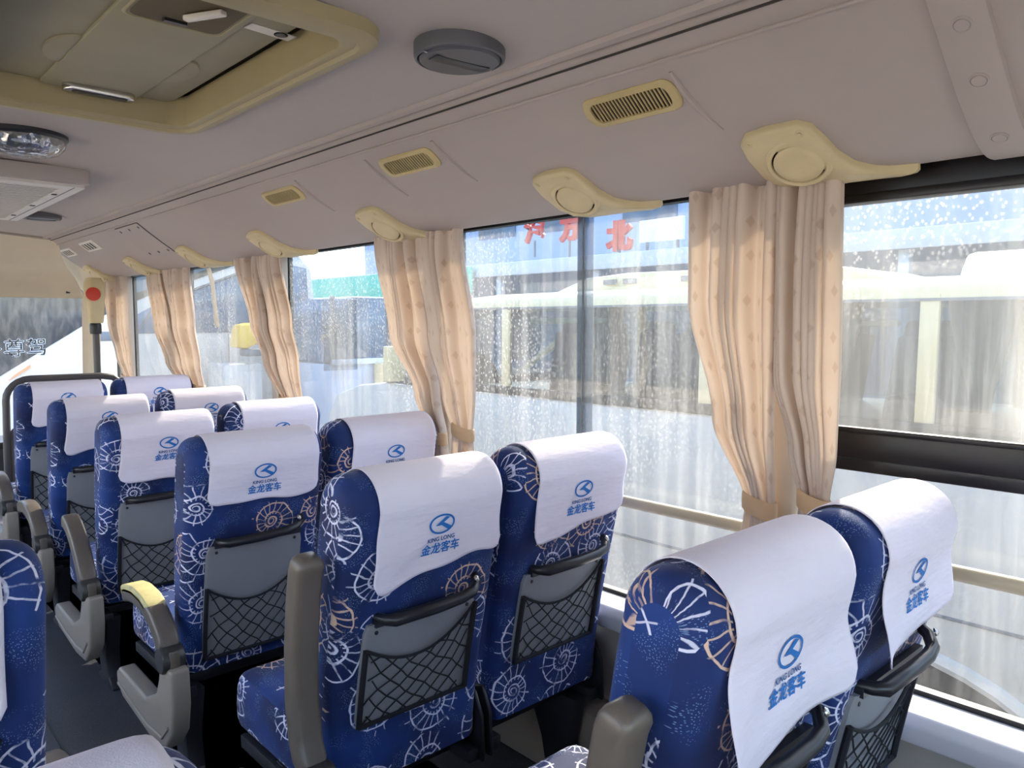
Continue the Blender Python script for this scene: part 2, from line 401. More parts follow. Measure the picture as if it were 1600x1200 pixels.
# ceiling with an opening for the hatch
HX0, HX1, HY0, HY1 = 0.245, 0.765, 1.235, 2.10
xs = [mir(1.075), mir(0.97), -0.05, HX0, XC, 0.6, HX1, 0.9, 1.0, 1.075]
ys = [Y0, 0.0, HY0, 1.6, HY1, 3.0, 4.2, Y1]
zc = lambda x: 1.735 - 0.035 * ((x - XC) / 0.66) ** 2
cb = B(); gv = {}
for i, x in enumerate(xs):
    for j, y in enumerate(ys): gv[i, j] = cb.bm.verts.new((x, y, zc(x)))
for i in range(len(xs) - 1):
    for j in range(len(ys) - 1):
        if HX0 <= xs[i] < HX1 and HY0 <= ys[j] < HY1: continue
        cb.bm.faces.new([gv[i, j], gv[i + 1, j], gv[i + 1, j + 1], gv[i, j + 1]])
ceiling = struct(cb.obj('ceiling', M['ceil'])); ceiling['label'] = 'grey padded bus ceiling'
roof = B(); extrude_y(roof, [(mir(1.6), 1.5), (mir(1.5), 1.72), (mir(1.2), 1.82), (XC, 1.86), (1.2, 1.82), (1.5, 1.72), (1.6, 1.5)], Y0 - 0.1, 5.7)
roof.obj('roof_skin', M['bus_white'], ceiling)
COVE = [(1.137, 1.668), (1.16, 1.652), (1.20, 1.621), (1.26, 1.577), (1.32, 1.536), (1.37, 1.507), (1.41, 1.490), (1.445, 1.481), (1.47, 1.481), (1.485, 1.488)]
def cove_z(x): return linkey(COVE, x)
for side in (1, -1):
    f = (lambda x: x) if side == 1 else mir
    b = B(); extrude_y(b, [(f(x), z) for x, z in COVE], Y0, 5.42, 3)
    cv = b.obj('side_cove', M['cove'], ceiling)
    b = B(); extrude_y(b, [(f(1.060), 1.7065), (f(1.064), 1.692), (f(1.078), 1.690), (f(1.084), 1.700), (f(1.094), 1.704), (f(1.100), 1.690), (f(1.108), 1.683), (f(1.128), 1.672), (f(1.134), 1.666), (f(1.142), 1.662), (f(1.146), 1.668), (f(1.143), 1.68)], Y0, 5.3, 2)
    b.obj('seam_molding', M['cove'], ceiling)
    for gx, gz, gw in ((1.0905, 1.7005, 0.004), (1.104, 1.6835, 0.0025)):
        B().box((f(gx), (Y0 + 5.3) / 2, gz), (gw, 5.3 - Y0, 0.004)).obj('seam_gap', M['hub'], ceiling)
    B().tube([(f(1.139), Y0, 1.661), (f(1.139), 5.3, 1.661)], 0.0038, 8).obj('seam_bead', M['cove'], ceiling)
# moulded stiffening ribs pressed into the cove, one beside each vent
def cove_pt(x, y, off=0.0):
    z = cove_z(x); dz = (cove_z(x + 0.004) - cove_z(x - 0.004)) / 0.008
    n = Vector((dz, 0, -1)).normalized()
    return Vector((x, y, z)) + n * off, n
for k, yr in enumerate((0.845, 1.555, 1.86, 2.27)):
    pth = [cove_pt(lerp(1.165, 1.285, t), yr - 0.035 * t * t, 0.0005)[0] for t in [i / 10 for i in range(11)]]
    B().tube(pth, [0.0015 + 0.0055 * math.sin(PI * min(1, 0.15 + i / 10 * 0.85)) for i in range(11)], 8).obj('pressed_rib', M['cove'], ceiling)

# joint strip over the cove with three button caps
jr = empty('trim_1', (0, 0, 0)); struct(jr); jr['label'] = 'curved grey joint strip with three round button caps'
def strip_pt(s, t, off):
    x = lerp(1.145, 1.485, t); p, n = cove_pt(x, lerp(0.30, 0.40, s), off); return p
b = B(); rings = []
for k in range(25):
    t = k / 24; x = lerp(1.12, 1.483, t); ex = max(x, 1.141)
    (p, n) = cove_pt(ex, 0); p = Vector((x, 0, p.z + (1.141 - x) * 0.75 if x < 1.141 else p.z))
    yc = 0.384
    rings.append([(p + n * o + Vector((0, yc + d, 0))) for d, o in ((0.036, 0), (0.034, 0.009), (0.028, 0.0115), (-0.028, 0.0115), (-0.034, 0.009), (-0.036, 0))])
b.loft(rings).obj('strip', M['cove'], jr)
for x in (1.203, 1.283, 1.39):
    t = (x - 1.12) / 0.363; p, n = cove_pt(x, 0.383, 0.0105)
    B().lathe([(0.0135, 0), (0.0135, 0.002), (0.0115, 0.0025), (0.0105, 0.0015), (0.0095, 0.0035), (0.004, 0.0045), (0, 0.0046)], p, n, 24).obj('button_cap', M['cove'], jr)

# front header panel above the windscreen
def hdr(s, t):
    x0 = lerp(mir(1.13), mir(1.36), t); x1 = lerp(1.13, 1.36, t); x = lerp(x0, x1, s)
    y = lerp(5.22, 5.62, t) + 0.05 * math.sin(PI * t) + 0.06 * (1 - (2 * s - 1) ** 6); z = lerp(min(zc(x) + 0.004, 1.74), 1.69, smooth01(t * 4)) - 0.33 * t - 0.05 * math.sin(2 * PI * t) * 0.5
    return (x, y - 0.06, z)
hd = struct(B().grid(hdr, 40, 14).obj('wall_front', M['cream'])); hd['label'] = 'cream moulded header panel above the windscreen'
B().tube([hdr(s / 30, 0.01) for s in range(31)], 0.012, 8).obj('header_bead', M['taupe'], hd)
b = B(); extrude_y(b, [(x, z) for x, z in COVE], 5.40, 5.425); 
b = B(); b.tube([(x, 5.42 + 0.12 * (i / 9), z - 0.004) for i, (x, z) in enumerate(COVE)], 0.005, 6).obj('cove_end_seam', M['hub'], hd)
b = B(); b.loft([[(x, 5.40, z) for x, z in COVE], [(lerp(x, 1.38, 0.2) , 5.62, z - 0.10) for x, z in COVE]], False, False).obj('corner_cove', M['cream'], hd)
for p in ((1.19, 5.49, 1.555), (1.27, 5.57, 1.40)):
    B().box(p, (0.03, 0.012, 0.02), (R(-40), 0, 0.2)).bevel(0.003).obj('clip', M['hub'], hd)
b = B(); b.box((XC, 6.22, 0.05), (2.2, 0.5, 0.72)); b.bevel(0.08, 4); dash = b.obj('dashboard', M['charcoal2'], hd)
wsf = struct(B().box((XC, 5.93, 0.40), (2.24, 0.04, 0.05)).bevel(0.01).obj('window_7', M['rubber'])); wsf['label'] = 'front windscreen of the bus'
b = B(); b.grid(lambda s, t: (lerp(mir(1.37), 1.37, s), lerp(5.94, 5.63, t) + 0.10 * (1 - (2 * s - 1) ** 2), lerp(0.42, 1.36, t)), 16, 6).obj('pane', M['glass_front'], wsf)
ap = B(); ap.loft([[(x + dx * (1 - t), 5.93 - 0.32 * t + dy, 0.38 + 0.99 * t) for x, dy in ((1.355, 0), (1.40, -0.02), (1.44, -0.10), (1.42, 0.03))] for t in (0, 0.5, 1) for dx in (0.05,)])
struct(ap.obj('trim_2', M['cream']))['label'] = 'cream windscreen pillar at the front corner'
ap = B(); ap.loft([[(mir(x + dx * (1 - t)), 5.93 - 0.32 * t + dy, 0.38 + 0.99 * t) for x, dy in ((1.355, 0), (1.40, -0.02), (1.44, -0.10), (1.42, 0.03))] for t in (0, 0.5, 1) for dx in (0.05,)])
struct(ap.obj('trim_3', M['cream']))['label'] = 'cream windscreen pillar at the left front corner'

# side walls, sills, pillars, panes
PIL = [-0.42, 0.785, 1.952, 3.13, 4.27, 5.24]
for side, nm in ((1, 'wall_right'), (-1, 'wall_left')):
    f = (lambda x: x) if side == 1 else mir
    yend = 4.56 if side == 1 else 5.7
    b = B(); b.box((f(1.545), (Y0 + yend) / 2, -0.02), (0.085, yend - Y0, 0.94))
    w = struct(b.obj(nm, M['wall'])); w['label'] = 'grey beige lower side panel below the %s windows' % ('right' if side == 1 else 'left')
    b = B(); b.prism([(f(1.435), 0.440), (f(1.43), 0.478), (f(1.445), 0.496), (f(1.60), 0.480), (f(1.60), 0.44), (f(1.50), 0.43)], Y0, yend, 'y')
    b.bevel(0.006, 2).obj('window_sill', M['sill'], w)
    b = B(); b.box((f(1.455), (Y0 + yend) / 2, 0.11), (0.10, yend - Y0, 0.22)); b.bevel(0.015, 2).obj('heater_duct', M['taupe'], w)
    for yy in (-0.6, 0.92, 2.2, 3.4):
        if yy < yend: B().box((f(1.501), yy, 0.32), (0.004, 0.008, 0.20)).obj('panel_joint', M['hub'], w)
    B().box((f(1.50), (Y0 + yend) / 2, 0.425), (0.006, yend - Y0, 0.008)).obj('panel_bead', M['hub'], w)
b = B(); b.box((XC, Y0 - 0.04, 0.12), (2.4, 0.06, 1.24)); wr = struct(b.obj('wall_rear', M['wall'])); wr['label'] = 'rear wall of the bus below the added back window'
b = B(); b.box((XC, Y0 - 0.04, 1.68), (2.4, 0.06, 0.30)); b.obj('rear_header', M['cove'], wr)
rw = struct(B().box((XC, Y0 - 0.04, 0.75), (2.3, 0.05, 0.02)).obj('window_20', M['rubber'])); rw['label'] = 'unseen back window added to light the seat covers'  # unseen window added so light from behind reaches the seat covers
B().box((XC, Y0 - 0.04, 1.14), (2.36, 0.006, 0.80)).obj('pane', M['glass_clear'], rw)  # pane of the added back window
for sx in (-1, 1): B().box((XC + sx * 1.14, Y0 - 0.04, 1.14), (0.10, 0.07, 0.80)).bevel(0.01).obj('added_corner_post', M['pillar'], rw)
for side in (1, -1):
    f = (lambda x: x) if side == 1 else mir
    for k, (ya, yb) in enumerate(zip([Y0] + PIL, PIL + [5.6])):
        nn = k if side == 1 else k + 10
        zb = 0.482 if (yb < 5.2 or side == -1) else -0.3
        b = B(); b.box((f(1.555), (ya + yb) / 2, zb + 0.006), (0.022, yb - ya, 0.016)); b.box((f(1.555), (ya + yb) / 2, 1.497), (0.03, yb - ya, 0.02))
        b.box((f(1.565), ya, (zb + 1.5) / 2), (0.016, 0.05, 1.5 - zb)); b.box((f(1.565), yb, (zb + 1.5) / 2), (0.016, 0.06, 1.5 - zb))
        w = struct(b.obj('window_%d' % (nn + 1), M['rubber']))
        w['label'] = 'dusty side window of the bus'
        gl = M['glass'] if side == 1 else M['glass_clear']
        if side == 1 and k in (0, 1):
            b = B(); yc, yl = (ya + yb) / 2, yb - ya - 0.02
            b.box((1.535, yc, 1.466), (0.035, yl, 0.07)); b.box((1.522, yc, 1.440), (0.02, yl, 0.018))
            b.bevel(0.004, 2).obj('top_frame', M['frame_black'], w)
            b = B(); b.box((1.535, yc, 0.960), (0.04, yl, 0.055)); b.box((1.540, yc, 0.922), (0.03, yl, 0.032)); b.box((1.52, yc, 0.990), (0.016, yl, 0.012))
            b.bevel(0.004, 2).obj('middle_bar', M['frame_black'], w)
            B().box((1.556, yc, 1.21), (0.005, yb - ya, 0.45)).obj('pane', M['glass_wet'], w)
            B().box((1.556, yc, 0.725), (0.005, yb - ya, 0.47)).obj('pane', M['glass_low'], w)
        elif side == 1 and k == 2:
            ym = 1.395
            B().box((1.553, (ya + ym) / 2, 1.01), (0.005, ym - ya + 0.05, 1.04)).obj('pane', gl, w)
            B().box((1.560, (ym + yb) / 2, 1.01), (0.005, yb - ym, 1.04)).obj('pane', gl, w)
            B().box((1.5565, ym, 1.19), (0.0015, 0.055, 0.61)).obj('overlap_film', M['film'], w)
            B().box((1.549, ym + 0.002, 1.19), (0.003, 0.004, 0.61)).obj('pane_edge', M['bus_grey'], w)
        else:
            B().box((f(1.555), (ya + yb) / 2, (zb + 1.5) / 2), (0.005, yb - ya, 1.5 - zb)).obj('pane', gl, w)
    for k, y in enumerate(PIL):
        b = B(); b.prism(rrect(f(1.522), y, 0.030, 0.034, 0.012, 3), 0.48, 1.50, 'z')
        o = struct(b.obj('trim_%d' % (4 + k + (0 if side == 1 else 6)), M['pillar']))
        o['label'] = 'beige window pillar cover between two side windows'
rl = B(); rl.tube([(1.487, Y0 + 0.1, 0.757), (1.487, 4.85, 0.757)], 0.0145, 14)
hr = empty('window_handrail', (1.478, 1.6, 0.757)); tag(hr, 'beige round handrail running along the right windows', 'handrail')
o = rl.obj('tube', M['rail'], hr); o.location = (-1.478, -1.6, -0.757)
for y in PIL[:-1]:
    b = B(); b.tube([(0, y + 0.03 - 1.6, 0), (0.03, y + 0.03 - 1.6, 0)], 0.010, 8).obj('bracket', M['rail'], hr)
# ------------------------------------------------------------------ seats
from mathutils import noise as mnoise
HW, RR, ZB, ZT, RT = 0.182, 0.036, 0.335, 0.884, 0.066
def sp_y(z): return 0.085 - 0.073 * max(0, (z - ZB) / (ZT - ZB)) ** 1.5
def sp_h(z): return 0.042 + 0.024 * smooth01((z - ZB) / 0.5)
NZ, NA = 14, 14
def back_prof(d=0.0):
    """side outline of the backrest (y, z): up the front, over the top, down the rear; inset by d"""
    zs = [lerp(ZB + d * 0.6, ZT, k / NZ) for k in range(NZ + 1)]
    fr = [(sp_y(z) + sp_h(z) - d, z) for z in zs]; re = [(sp_y(z) - sp_h(z) + d, z) for z in zs]
    top = [(sp_y(ZT) + (RT - d) * math.cos(PI * k / NA), ZT + (RT - d) * math.sin(PI * k / NA)) for k in range(1, NA)]
    return fr + top + re[::-1]
def inset_at(x):
    e = max(0, abs(x) - (HW - RR)); return RR - math.sqrt(max(0, RR * RR - e * e))
P0 = back_prof(0.0)
ARC = [0]
for a, b_ in zip(P0, P0[1:]): ARC.append(ARC[-1] + math.hypot(b_[0] - a[0], b_[1] - a[1]))
APEX = ARC[NZ + NA // 2]
def prof_at(t, d=0.0):
    """point and outward normal on the outline at arc distance t behind the crown"""
    pr = back_prof(d); s = max(0, min(ARC[-1] - 1e-6, APEX + t))
    for i in range(len(ARC) - 1):
        if s <= ARC[i + 1]: break
    k = (s - ARC[i]) / (ARC[i + 1] - ARC[i]); a, b_ = Vector(pr[i]), Vector(pr[i + 1])
    p = a.lerp(b_, k); tg = (Vector(pr[min(i + 2, len(pr) - 1)]) - Vector(pr[max(i - 1, 0)])).normalized()
    return p, Vector((-tg.y, tg.x)) * -1
def rear_y(z): return sp_y(z) - sp_h(z)

def box_uv(bm, uv, off=0.0):
    for f in bm.faces:
        n = f.normal; ax = max(range(3), key=lambda i: abs(n[i]))
        for lp in f.loops:
            c = lp.vert.co; lp[uv].uv = {0: (c.y + 2 + off, c.z), 1: (c.x + off, c.z + 3), 2: (c.x + off, c.y)}[ax]

def backrest_mesh():
    b = B(); bm, uv = b.bm, b.uv
    xs = [-HW + RR * (1 - math.cos(PI / 2 * k / 6)) for k in range(7)] + [lerp(-HW + RR, HW - RR, k / 8) for k in range(1, 8)]
    xs += [-x for x in xs[6::-1]]
    xs = sorted(set(round(x, 6) for x in xs)); rows = []
    for x in xs: rows.append([bm.verts.new((x, y, z)) for y, z in back_prof(inset_at(x))])
    n = len(rows[0])
    for i in range(len(xs) - 1):
        for j in range(n):
            j2 = (j + 1) % n
            f = bm.faces.new([rows[i][j], rows[i + 1][j], rows[i + 1][j2], rows[i][j2]])
            for lp, (xi, a) in zip(f.loops, ((xs[i], j), (xs[i + 1], j), (xs[i + 1], j2), (xs[i], j2))): lp[uv].uv = (xi, ARC[a])
    for row, s in ((rows[0], -1), (rows[-1], 1)):
        for j in range((n - 1) // 2):
            k = n - 1 - j
            if k - 1 <= j + 1:
                vs = [row[j], row[j + 1], row[k]]
            else: vs = [row[j], row[j + 1], row[k - 1], row[k]]
            f = bm.faces.new(vs)
            for lp in f.loops: lp[uv].uv = (lp.vert.co.y + 4.1 + s, lp.vert.co.z)
    return b.mesh('backrest', M['fabric'], sharp=80)

def cushion_mesh():
    b = B(); b.prism([(0.095, 0.305), (0.47, 0.305), (0.475, 0.375), (0.462, 0.448), (0.095, 0.425)], -0.182, 0.182, 'x'); b.bevel(0.034, 4)
    bmesh.ops.recalc_face_normals(b.bm, faces=b.bm.faces[:]); box_uv(b.bm, b.uv, 0.7)
    return b.mesh('seat_cushion', M['fabric'], sharp=80)

def cover_fn(seed, hang, skew=0.0, curl=1.0, flip=False):
    rnd = random.Random(seed); ph = [rnd.uniform(0, 6) for _ in range(6)]
    XL, XR, TF = -0.132 + rnd.uniform(-.006, .006), 0.160 + rnd.uniform(-.006, .004), -0.20
    if flip: XL, XR = -XR, -XL
    def fn(s, q, extra=0.0):
        x = lerp(XL, XR, s)
        edge = min(s, 1 - s) * (XR - XL)
        hem = hang + skew * (s - 0.5) + 0.006 * math.sin(5 * s + ph[0]) + 0.003 * math.sin(13 * s + ph[1])
        rc = 0.034
        if edge < rc: hem -= 0.75 * (rc - math.sqrt(max(0, rc * rc - (rc - edge) ** 2)))
        t = lerp(TF, hem, q)
        return at(x, t, hem, s, extra)
    def at(x, t, hem=None, s=None, extra=0.0):
        if s is None: s = (x - XL) / (XR - XL)
        low = smooth01((t - 0.06) / 0.2)
        p, n = prof_at(t, inset_at(x))
        nz = mnoise.noise(Vector((x * 9 + seed, t * 6, seed * 1.7)))
        fold = 0.0032 * math.sin(t * 75 + x * 18 + ph[2]) * low * smooth01(0.5 + mnoise.noise(Vector((x * 5, seed, t * 5))))
        diag = 0.0035 * math.exp(-((x * 0.75 + (t - 0.12) * 0.9 - 0.03 * math.sin(ph[3])) / 0.016) ** 2) * low
        cor = max(0, 1 - s / 0.35) ** 2 + 0.55 * max(0, (s - 0.72) / 0.28) ** 2
        fl = curl * (0.010 + 0.020 * cor) * smooth01((t - 0.12) / 0.13) ** 1.6
        o = 0.0055 + 0.0025 * nz * low + fold + diag + fl + extra
        xx = x - 0.016 * curl * max(0, 1 - s / 0.3) * smooth01((t - 0.10) / 0.14) ** 2
        return Vector((xx, p.x + n.x * o, p.y + n.y * o))
    return fn, at

LOGO_POLY = [(.30, .86), (.66, .68), (.12, .16), (.88, -.46), (.60, -.80), (-.06, -.14), (-.62, -.10)]
def print_meshes(at, cx, tc):
    def mp(v): return at(cx + v[0], tc - v[1], extra=0.0016)
    b = B(); n = 40; A, H, w = 0.030, 0.0195, 0.0042
    ring = [[mp(((A - k * w) * math.cos(2 * PI * i / n), (H - k * w * 0.9) * math.sin(2 * PI * i / n))) for i in range(n)] for k in (0, 0.5, 1)]
    b.loft(ring, True, False)
    # inner device: cut into a fan of strips so it follows the cloth
    pts = [(x * 0.026, y * 0.0165) for x, y in LOGO_POLY]
    b.poly([mp(p) for p in pts], [(0, 1, 2), (0, 2, 5, 6), (2, 3, 4, 5)])
    lm = b.mesh('logo', M['print'], recalc=False)
    v, f = TXT_KL; b = B(); b.poly([mp((p[0], p[1] - 0.0285)) for p in v], f); l1 = b.mesh('lettering', M['print_dark'], recalc=False)
    v, f = TXT_CN; b = B(); b.poly([mp((p[0], p[1] - 0.046)) for p in v], f); l2 = b.mesh('lettering', M['print'], recalc=False)
    return lm, l1, l2
def heavy(geo, d):
    """bolder lettering: shifted copies of the same outline"""
    v, f = geo; V, F = [], []
    for dx, dy in ((-d, 0), (d, 0), (0, d * .7), (0, -d * .7)):
        k = len(V); V += [(p[0] + dx, p[1] + dy, 0) for p in v]; F += [tuple(i + k for i in q) for q in f]
    return V, F
TXT_KL = heavy(text_geo('KING LONG', 0.0118), 0.00035)
TXT_CN = heavy(text_geo('金龙客车', 0.0225, 0.0, 0.12), 0.0007)

def board_mesh(z0, z1, xl=-0.135, xr=0.122):
    b = B(); rows = []
    for k in range(13):
        z = lerp(z0, z1, k / 12); y = rear_y(z); e = 0.006 if k in (0, 12) else 0
        rows.append([(xl + e, y + 0.004, z), (xl + e, y - 0.007, z), (xl + 0.006 + e, y - 0.010, z), (xr - 0.006 - e, y - 0.010, z), (xr - e, y - 0.007, z), (xr - e, y + 0.004, z)])
    b.loft(rows); return b.mesh('back_board', M['board'])

def net_mesh(z0, zl, zm, zr, seed, xl=-0.132, xr=0.119):
    b = B(); rnd = random.Random(seed)
    def top(a): return lerp(zl, zr, a) - (lerp(zl, zr, 0.5) - zm) * (1 - (2 * a - 1) ** 2)
    def pt(a, q):
        a = max(0, min(1, a)); z = lerp(z0, top(a), q); x = lerp(xl, xr, a)
        return Vector((x, rear_y(z) - 0.0135 - 0.010 * math.sin(PI * a) * q, z))
    ND = 6
    for fam in (1, -1):
        for k in range(-ND, ND * 2):
            pth = []
            for q in [i / 8 for i in range(9)]:
                a = k / ND + fam * q * 0.62 + (0.62 if fam < 0 else 0) - (0.0) + 0.014 * math.sin(q * 15 + k * 2.1)
                if -0.001 <= a <= 1.001: pth.append(pt(a, q))
            if len(pth) > 1: b.tube(pth, 0.0016, 4, False)
    b.tube([pt(i / 16, 1) for i in range(17)], 0.0030, 6)
    for a in (0, 1): b.tube([pt(a, i / 6) for i in range(7)], 0.0060, 6)
    b.tube([pt(i / 8, 0) for i in range(9)], 0.0050, 6)
    return b.mesh('net_pocket', M['net'])

def handle_mesh(z):
    b = B(); y = rear_y(z)
    pth = [(-0.108, y + 0.004, z - 0.008), (-0.104, y - 0.018, z - 0.008), (-0.092, y - 0.032, z - 0.008), (0.0, y - 0.036, z - 0.006), (0.060, y - 0.038, z - 0.002), (0.088, y - 0.036, z + 0.004), (0.112, y - 0.020, z + 0.014), (0.122, y + 0.002, z + 0.022)]
    b.tube(pth, [0.009, 0.0105, 0.0125, 0.0125, 0.0115, 0.0105, 0.010, 0.009], 10)
    b.box((0.0, y - 0.004, z - 0.016), (0.235, 0.014, 0.014))
    return b.mesh('grab_handle', M['black'])
def screw_mesh(p, ax, r=0.007):
    b = B(); b.lathe([(r, 0), (r, r * 0.4), (r * 0.6, r * 0.75), (0.0, r * 0.85)], p, ax, 14); return b.mesh('screw', M['chrome'])

PANEL = [(-0.058, 0.398), (0.020, 0.400), (0.036, 0.350), (0.060, 0.305), (0.150, 0.262), (0.372, 0.268), (0.396, 0.250), (0.392, 0.215), (0.345, 0.190), (0.120, 0.168), (0.010, 0.176), (-0.045, 0.236), (-0.062, 0.31)]
def panel_mesh(s):
    b = B(); b.prism(PANEL, s * 0.200, s * 0.246, 'x'); b.bevel(0.008, 3); return b.mesh('side_panel', M['taupe'])
def panel_ridge_mesh(s):
    b = B(); b.tube([(s * 0.247, y, z) for y, z in ((0.375, 0.222), (0.25, 0.205), (0.12, 0.196), (0.02, 0.205), (-0.03, 0.25))], 0.004, 6)
    return b.mesh('panel_ridge', M['taupe'])
def arm_path(ang):
    low = [(0.0, 0.420), (0.024, 0.462), (0.072, 0.496), (0.135, 0.516), (0.200, 0.520), (0.258, 0.512), (0.305, 0.496)]
    up = [(0.012, 0.420), (0.036, 0.470), (0.048, 0.545), (0.046, 0.640), (0.036, 0.725), (0.024, 0.785), (0.012, 0.815)]
    return [(lerp(a[0], c[0], ang), lerp(a[1], c[1], ang)) for a, c in zip(low, up)]
def arm_mesh(s, ang, k0, k1, mat, lift=0.0, name='armrest', hk=1.0):
    """k0..k1: stretch of the arm along its path"""
    pth = arm_path(ang); n = 24; rings = []
    for i in range(n + 1):
        u = lerp(k0, k1, i / n) * (len(pth) - 1); j = min(int(u), len(pth) - 2); fr = u - j
        p = Vector(pth[j]).lerp(Vector(pth[j + 1]), fr); t = (Vector(pth[min(j + 2, len(pth) - 1)]) - Vector(pth[max(j - 1, 0)])).normalized()
        nn = Vector((-t.y, t.x))
        e = 1.0
        if i in (0, n): e = 0.62
        elif i in (1, n - 1): e = 0.9
        hh, ww = 0.023 * e * hk, 0.0258 * e
        ring = []
        for px, pn in rrect(0, 0, ww, hh, 0.011 * e * hk, 3):
            q = p + nn * (pn + lift); ring.append((s * 0.228 + px, q.x, q.y))
        rings.append(ring)
    b = B(); b.loft(rings); return b.mesh(name, mat, sharp=60)
def hub_mesh(s):
    b = B(); b.lathe([(0.030, -0.027), (0.034, -0.022), (0.034, 0.022), (0.030, 0.027)], (s * 0.228, -0.004, 0.412), (1, 0, 0), 24); return b.mesh('pivot_hub', M['hub'])
def hubcap_mesh(s):
    b = B(); b.box((s * 0.228, -0.034, 0.418), (0.024, 0.012, 0.04)); b.bevel(0.004); return b.mesh('pivot_cover', M['taupe_dark'])
def frame_mesh():
    b = B(); b.box((0, 0.27, 0.292), (0.34, 0.03, 0.028)); b.box((0, 0.12, 0.292), (0.34, 0.03, 0.028)); b.box((-0.165, 0.24, 0.288), (0.03, 0.40, 0.03)); b.box((0.165, 0.24, 0.288), (0.03, 0.40, 0.03))
    b.bevel(0.004); return b.mesh('seat_frame', M['steel_dark'])
def bracket_mesh(s):
    b = B(); b.prism([(0.03, 0.27), (0.15, 0.27), (0.16, 0.34), (0.115, 0.41), (0.06, 0.42), (0.035, 0.37)], s * 0.180, s * 0.190, 'x'); b.bevel(0.003); return b.mesh('recline_bracket', M['black'])
def leg_mesh(x, drop):
    b = B(); b.prism([(0.055, 0.285), (0.235, 0.285), (0.175, 0.15), (0.150, drop + 0.03), (0.190, drop + 0.012), (0.190, drop), (0.02, drop), (0.02, drop + 0.012), (0.070, drop + 0.03), (0.085, 0.15)], x - 0.022, x + 0.022, 'x')
    b.bevel(0.005); return b.mesh('leg', M['steel_dark'])

MESH = {'backrest': backrest_mesh(), 'cushion': cushion_mesh(), 'frame': frame_mesh(),
        'board_short': board_mesh(0.462, 0.672), 'board_tall': board_mesh(0.362, 0.672),
        'net_short': [net_mesh(0.468, 0.625, 0.590, 0.655, i) for i in range(2)],
        'net_tall': [net_mesh(0.368, 0.560, 0.512, 0.575, 5 + i) for i in range(2)],
        'handle': handle_mesh(0.690), 'hscrew': screw_mesh((0.098, rear_y(0.71) - 0.030, 0.716), (0.2, -0.9, 0.4), 0.0068),
        'bscrewL': screw_mesh((-0.188, 0.06, 0.35), (-0.4, -1, 0)), 'bscrewR': screw_mesh((0.188, 0.06, 0.35), (0.4, -1, 0)),
        'bracketL': bracket_mesh(-1), 'bracketR': bracket_mesh(1)}
def board_holes():
    out = []
    for x in (-0.112, 0.10):
        b = B(); b.lathe([(0.004, 0), (0.004, 0.001), (0, 0.0012)], (x, rear_y(0.655) - 0.0105, 0.655), (0, -1, 0), 10); out.append(b.mesh('rivet', M['black']))
    return out
MESH['rivet'] = board_holes()
def inst(name, me, parent):
    o = bpy.data.objects.new(name, me); return put(o, parent)

def make_seat(x, y, ztop, label, tall, seed, hang, arm=None, side=-1, yellow=False, skew=0.0, curl=1.0, leg_x=-0.145, group=None, printed=True, bracket=True):
    root = empty('bus_seat', (x, y, ztop - 0.95)); tag(root, label, 'seat', group)
    inst('backrest', MESH['backrest'], root); inst('seat_cushion', MESH['cushion'], root); inst('seat_frame', MESH['frame'], root)
    bd = inst('back_board', MESH['board_tall' if tall else 'board_short'], root); [inst('rivet', r_, bd) for r_ in MESH['rivet']]
    inst('net_pocket', MESH['net_tall' if tall else 'net_short'][seed % 2], root)
    h = inst('grab_handle', MESH['handle'], root); inst('screw', MESH['hscrew'], h)
    if bracket:
        for s, k in ((-1, 'L'), (1, 'R')):
            bk = inst('recline_bracket', MESH['bracket' + k], root); inst('screw', MESH['bscrew' + k], bk)
    put(bpy.data.objects.new('leg', leg_mesh(leg_x, 0.95 - ztop)), root)
    fn, at = cover_fn(seed, hang, skew, curl, seed == 41)
    b = B(); b.grid(lambda s, q: fn(s, q), 44, 70)
    cm = b.mesh('headrest_cover', M['cover'], sharp=120)
    cv = inst('headrest_cover', cm, root); cv['label'] = 'white cloth headrest cover with blue print'
    sm = cv.modifiers.new('thick', 'SOLIDIFY'); sm.thickness = 0.0014; sm.offset = -1
    if printed:
        lm, l1, l2 = print_meshes(at, *tcs.get(seed, (0.012 + 0.006 * math.sin(seed * 2.3), 0.136 + 0.006 * math.sin(seed * 1.3))))
        inst('logo', lm, cv)['label'] = 'blue oval logo'; inst('lettering', l1, cv); inst('lettering', l2, cv)
    if arm is not None:
        p = put(bpy.data.objects.new('side_panel', panel_mesh(side)), root); put(bpy.data.objects.new('panel_ridge', panel_ridge_mesh(side)), p)
        a = put(bpy.data.objects.new('armrest', arm_mesh(side, arm, 0, 1, M['taupe_dark'])), root)
        put(bpy.data.objects.new('pivot_hub', hub_mesh(side)), a); put(bpy.data.objects.new('pivot_cover', hubcap_mesh(side)), a)
        if yellow:  # sunlight on this armrest painted as a yellow top piece
            put(bpy.data.objects.new('armrest_pad', arm_mesh(side, arm, 0.36, 0.99, M['yellowed'], 0.0125, 'armrest_pad', 0.55)), a)['label'] = 'armrest top painted as sunlit'  # 'yellowed' is the painted sunlight colour, not aged plastic
    return root

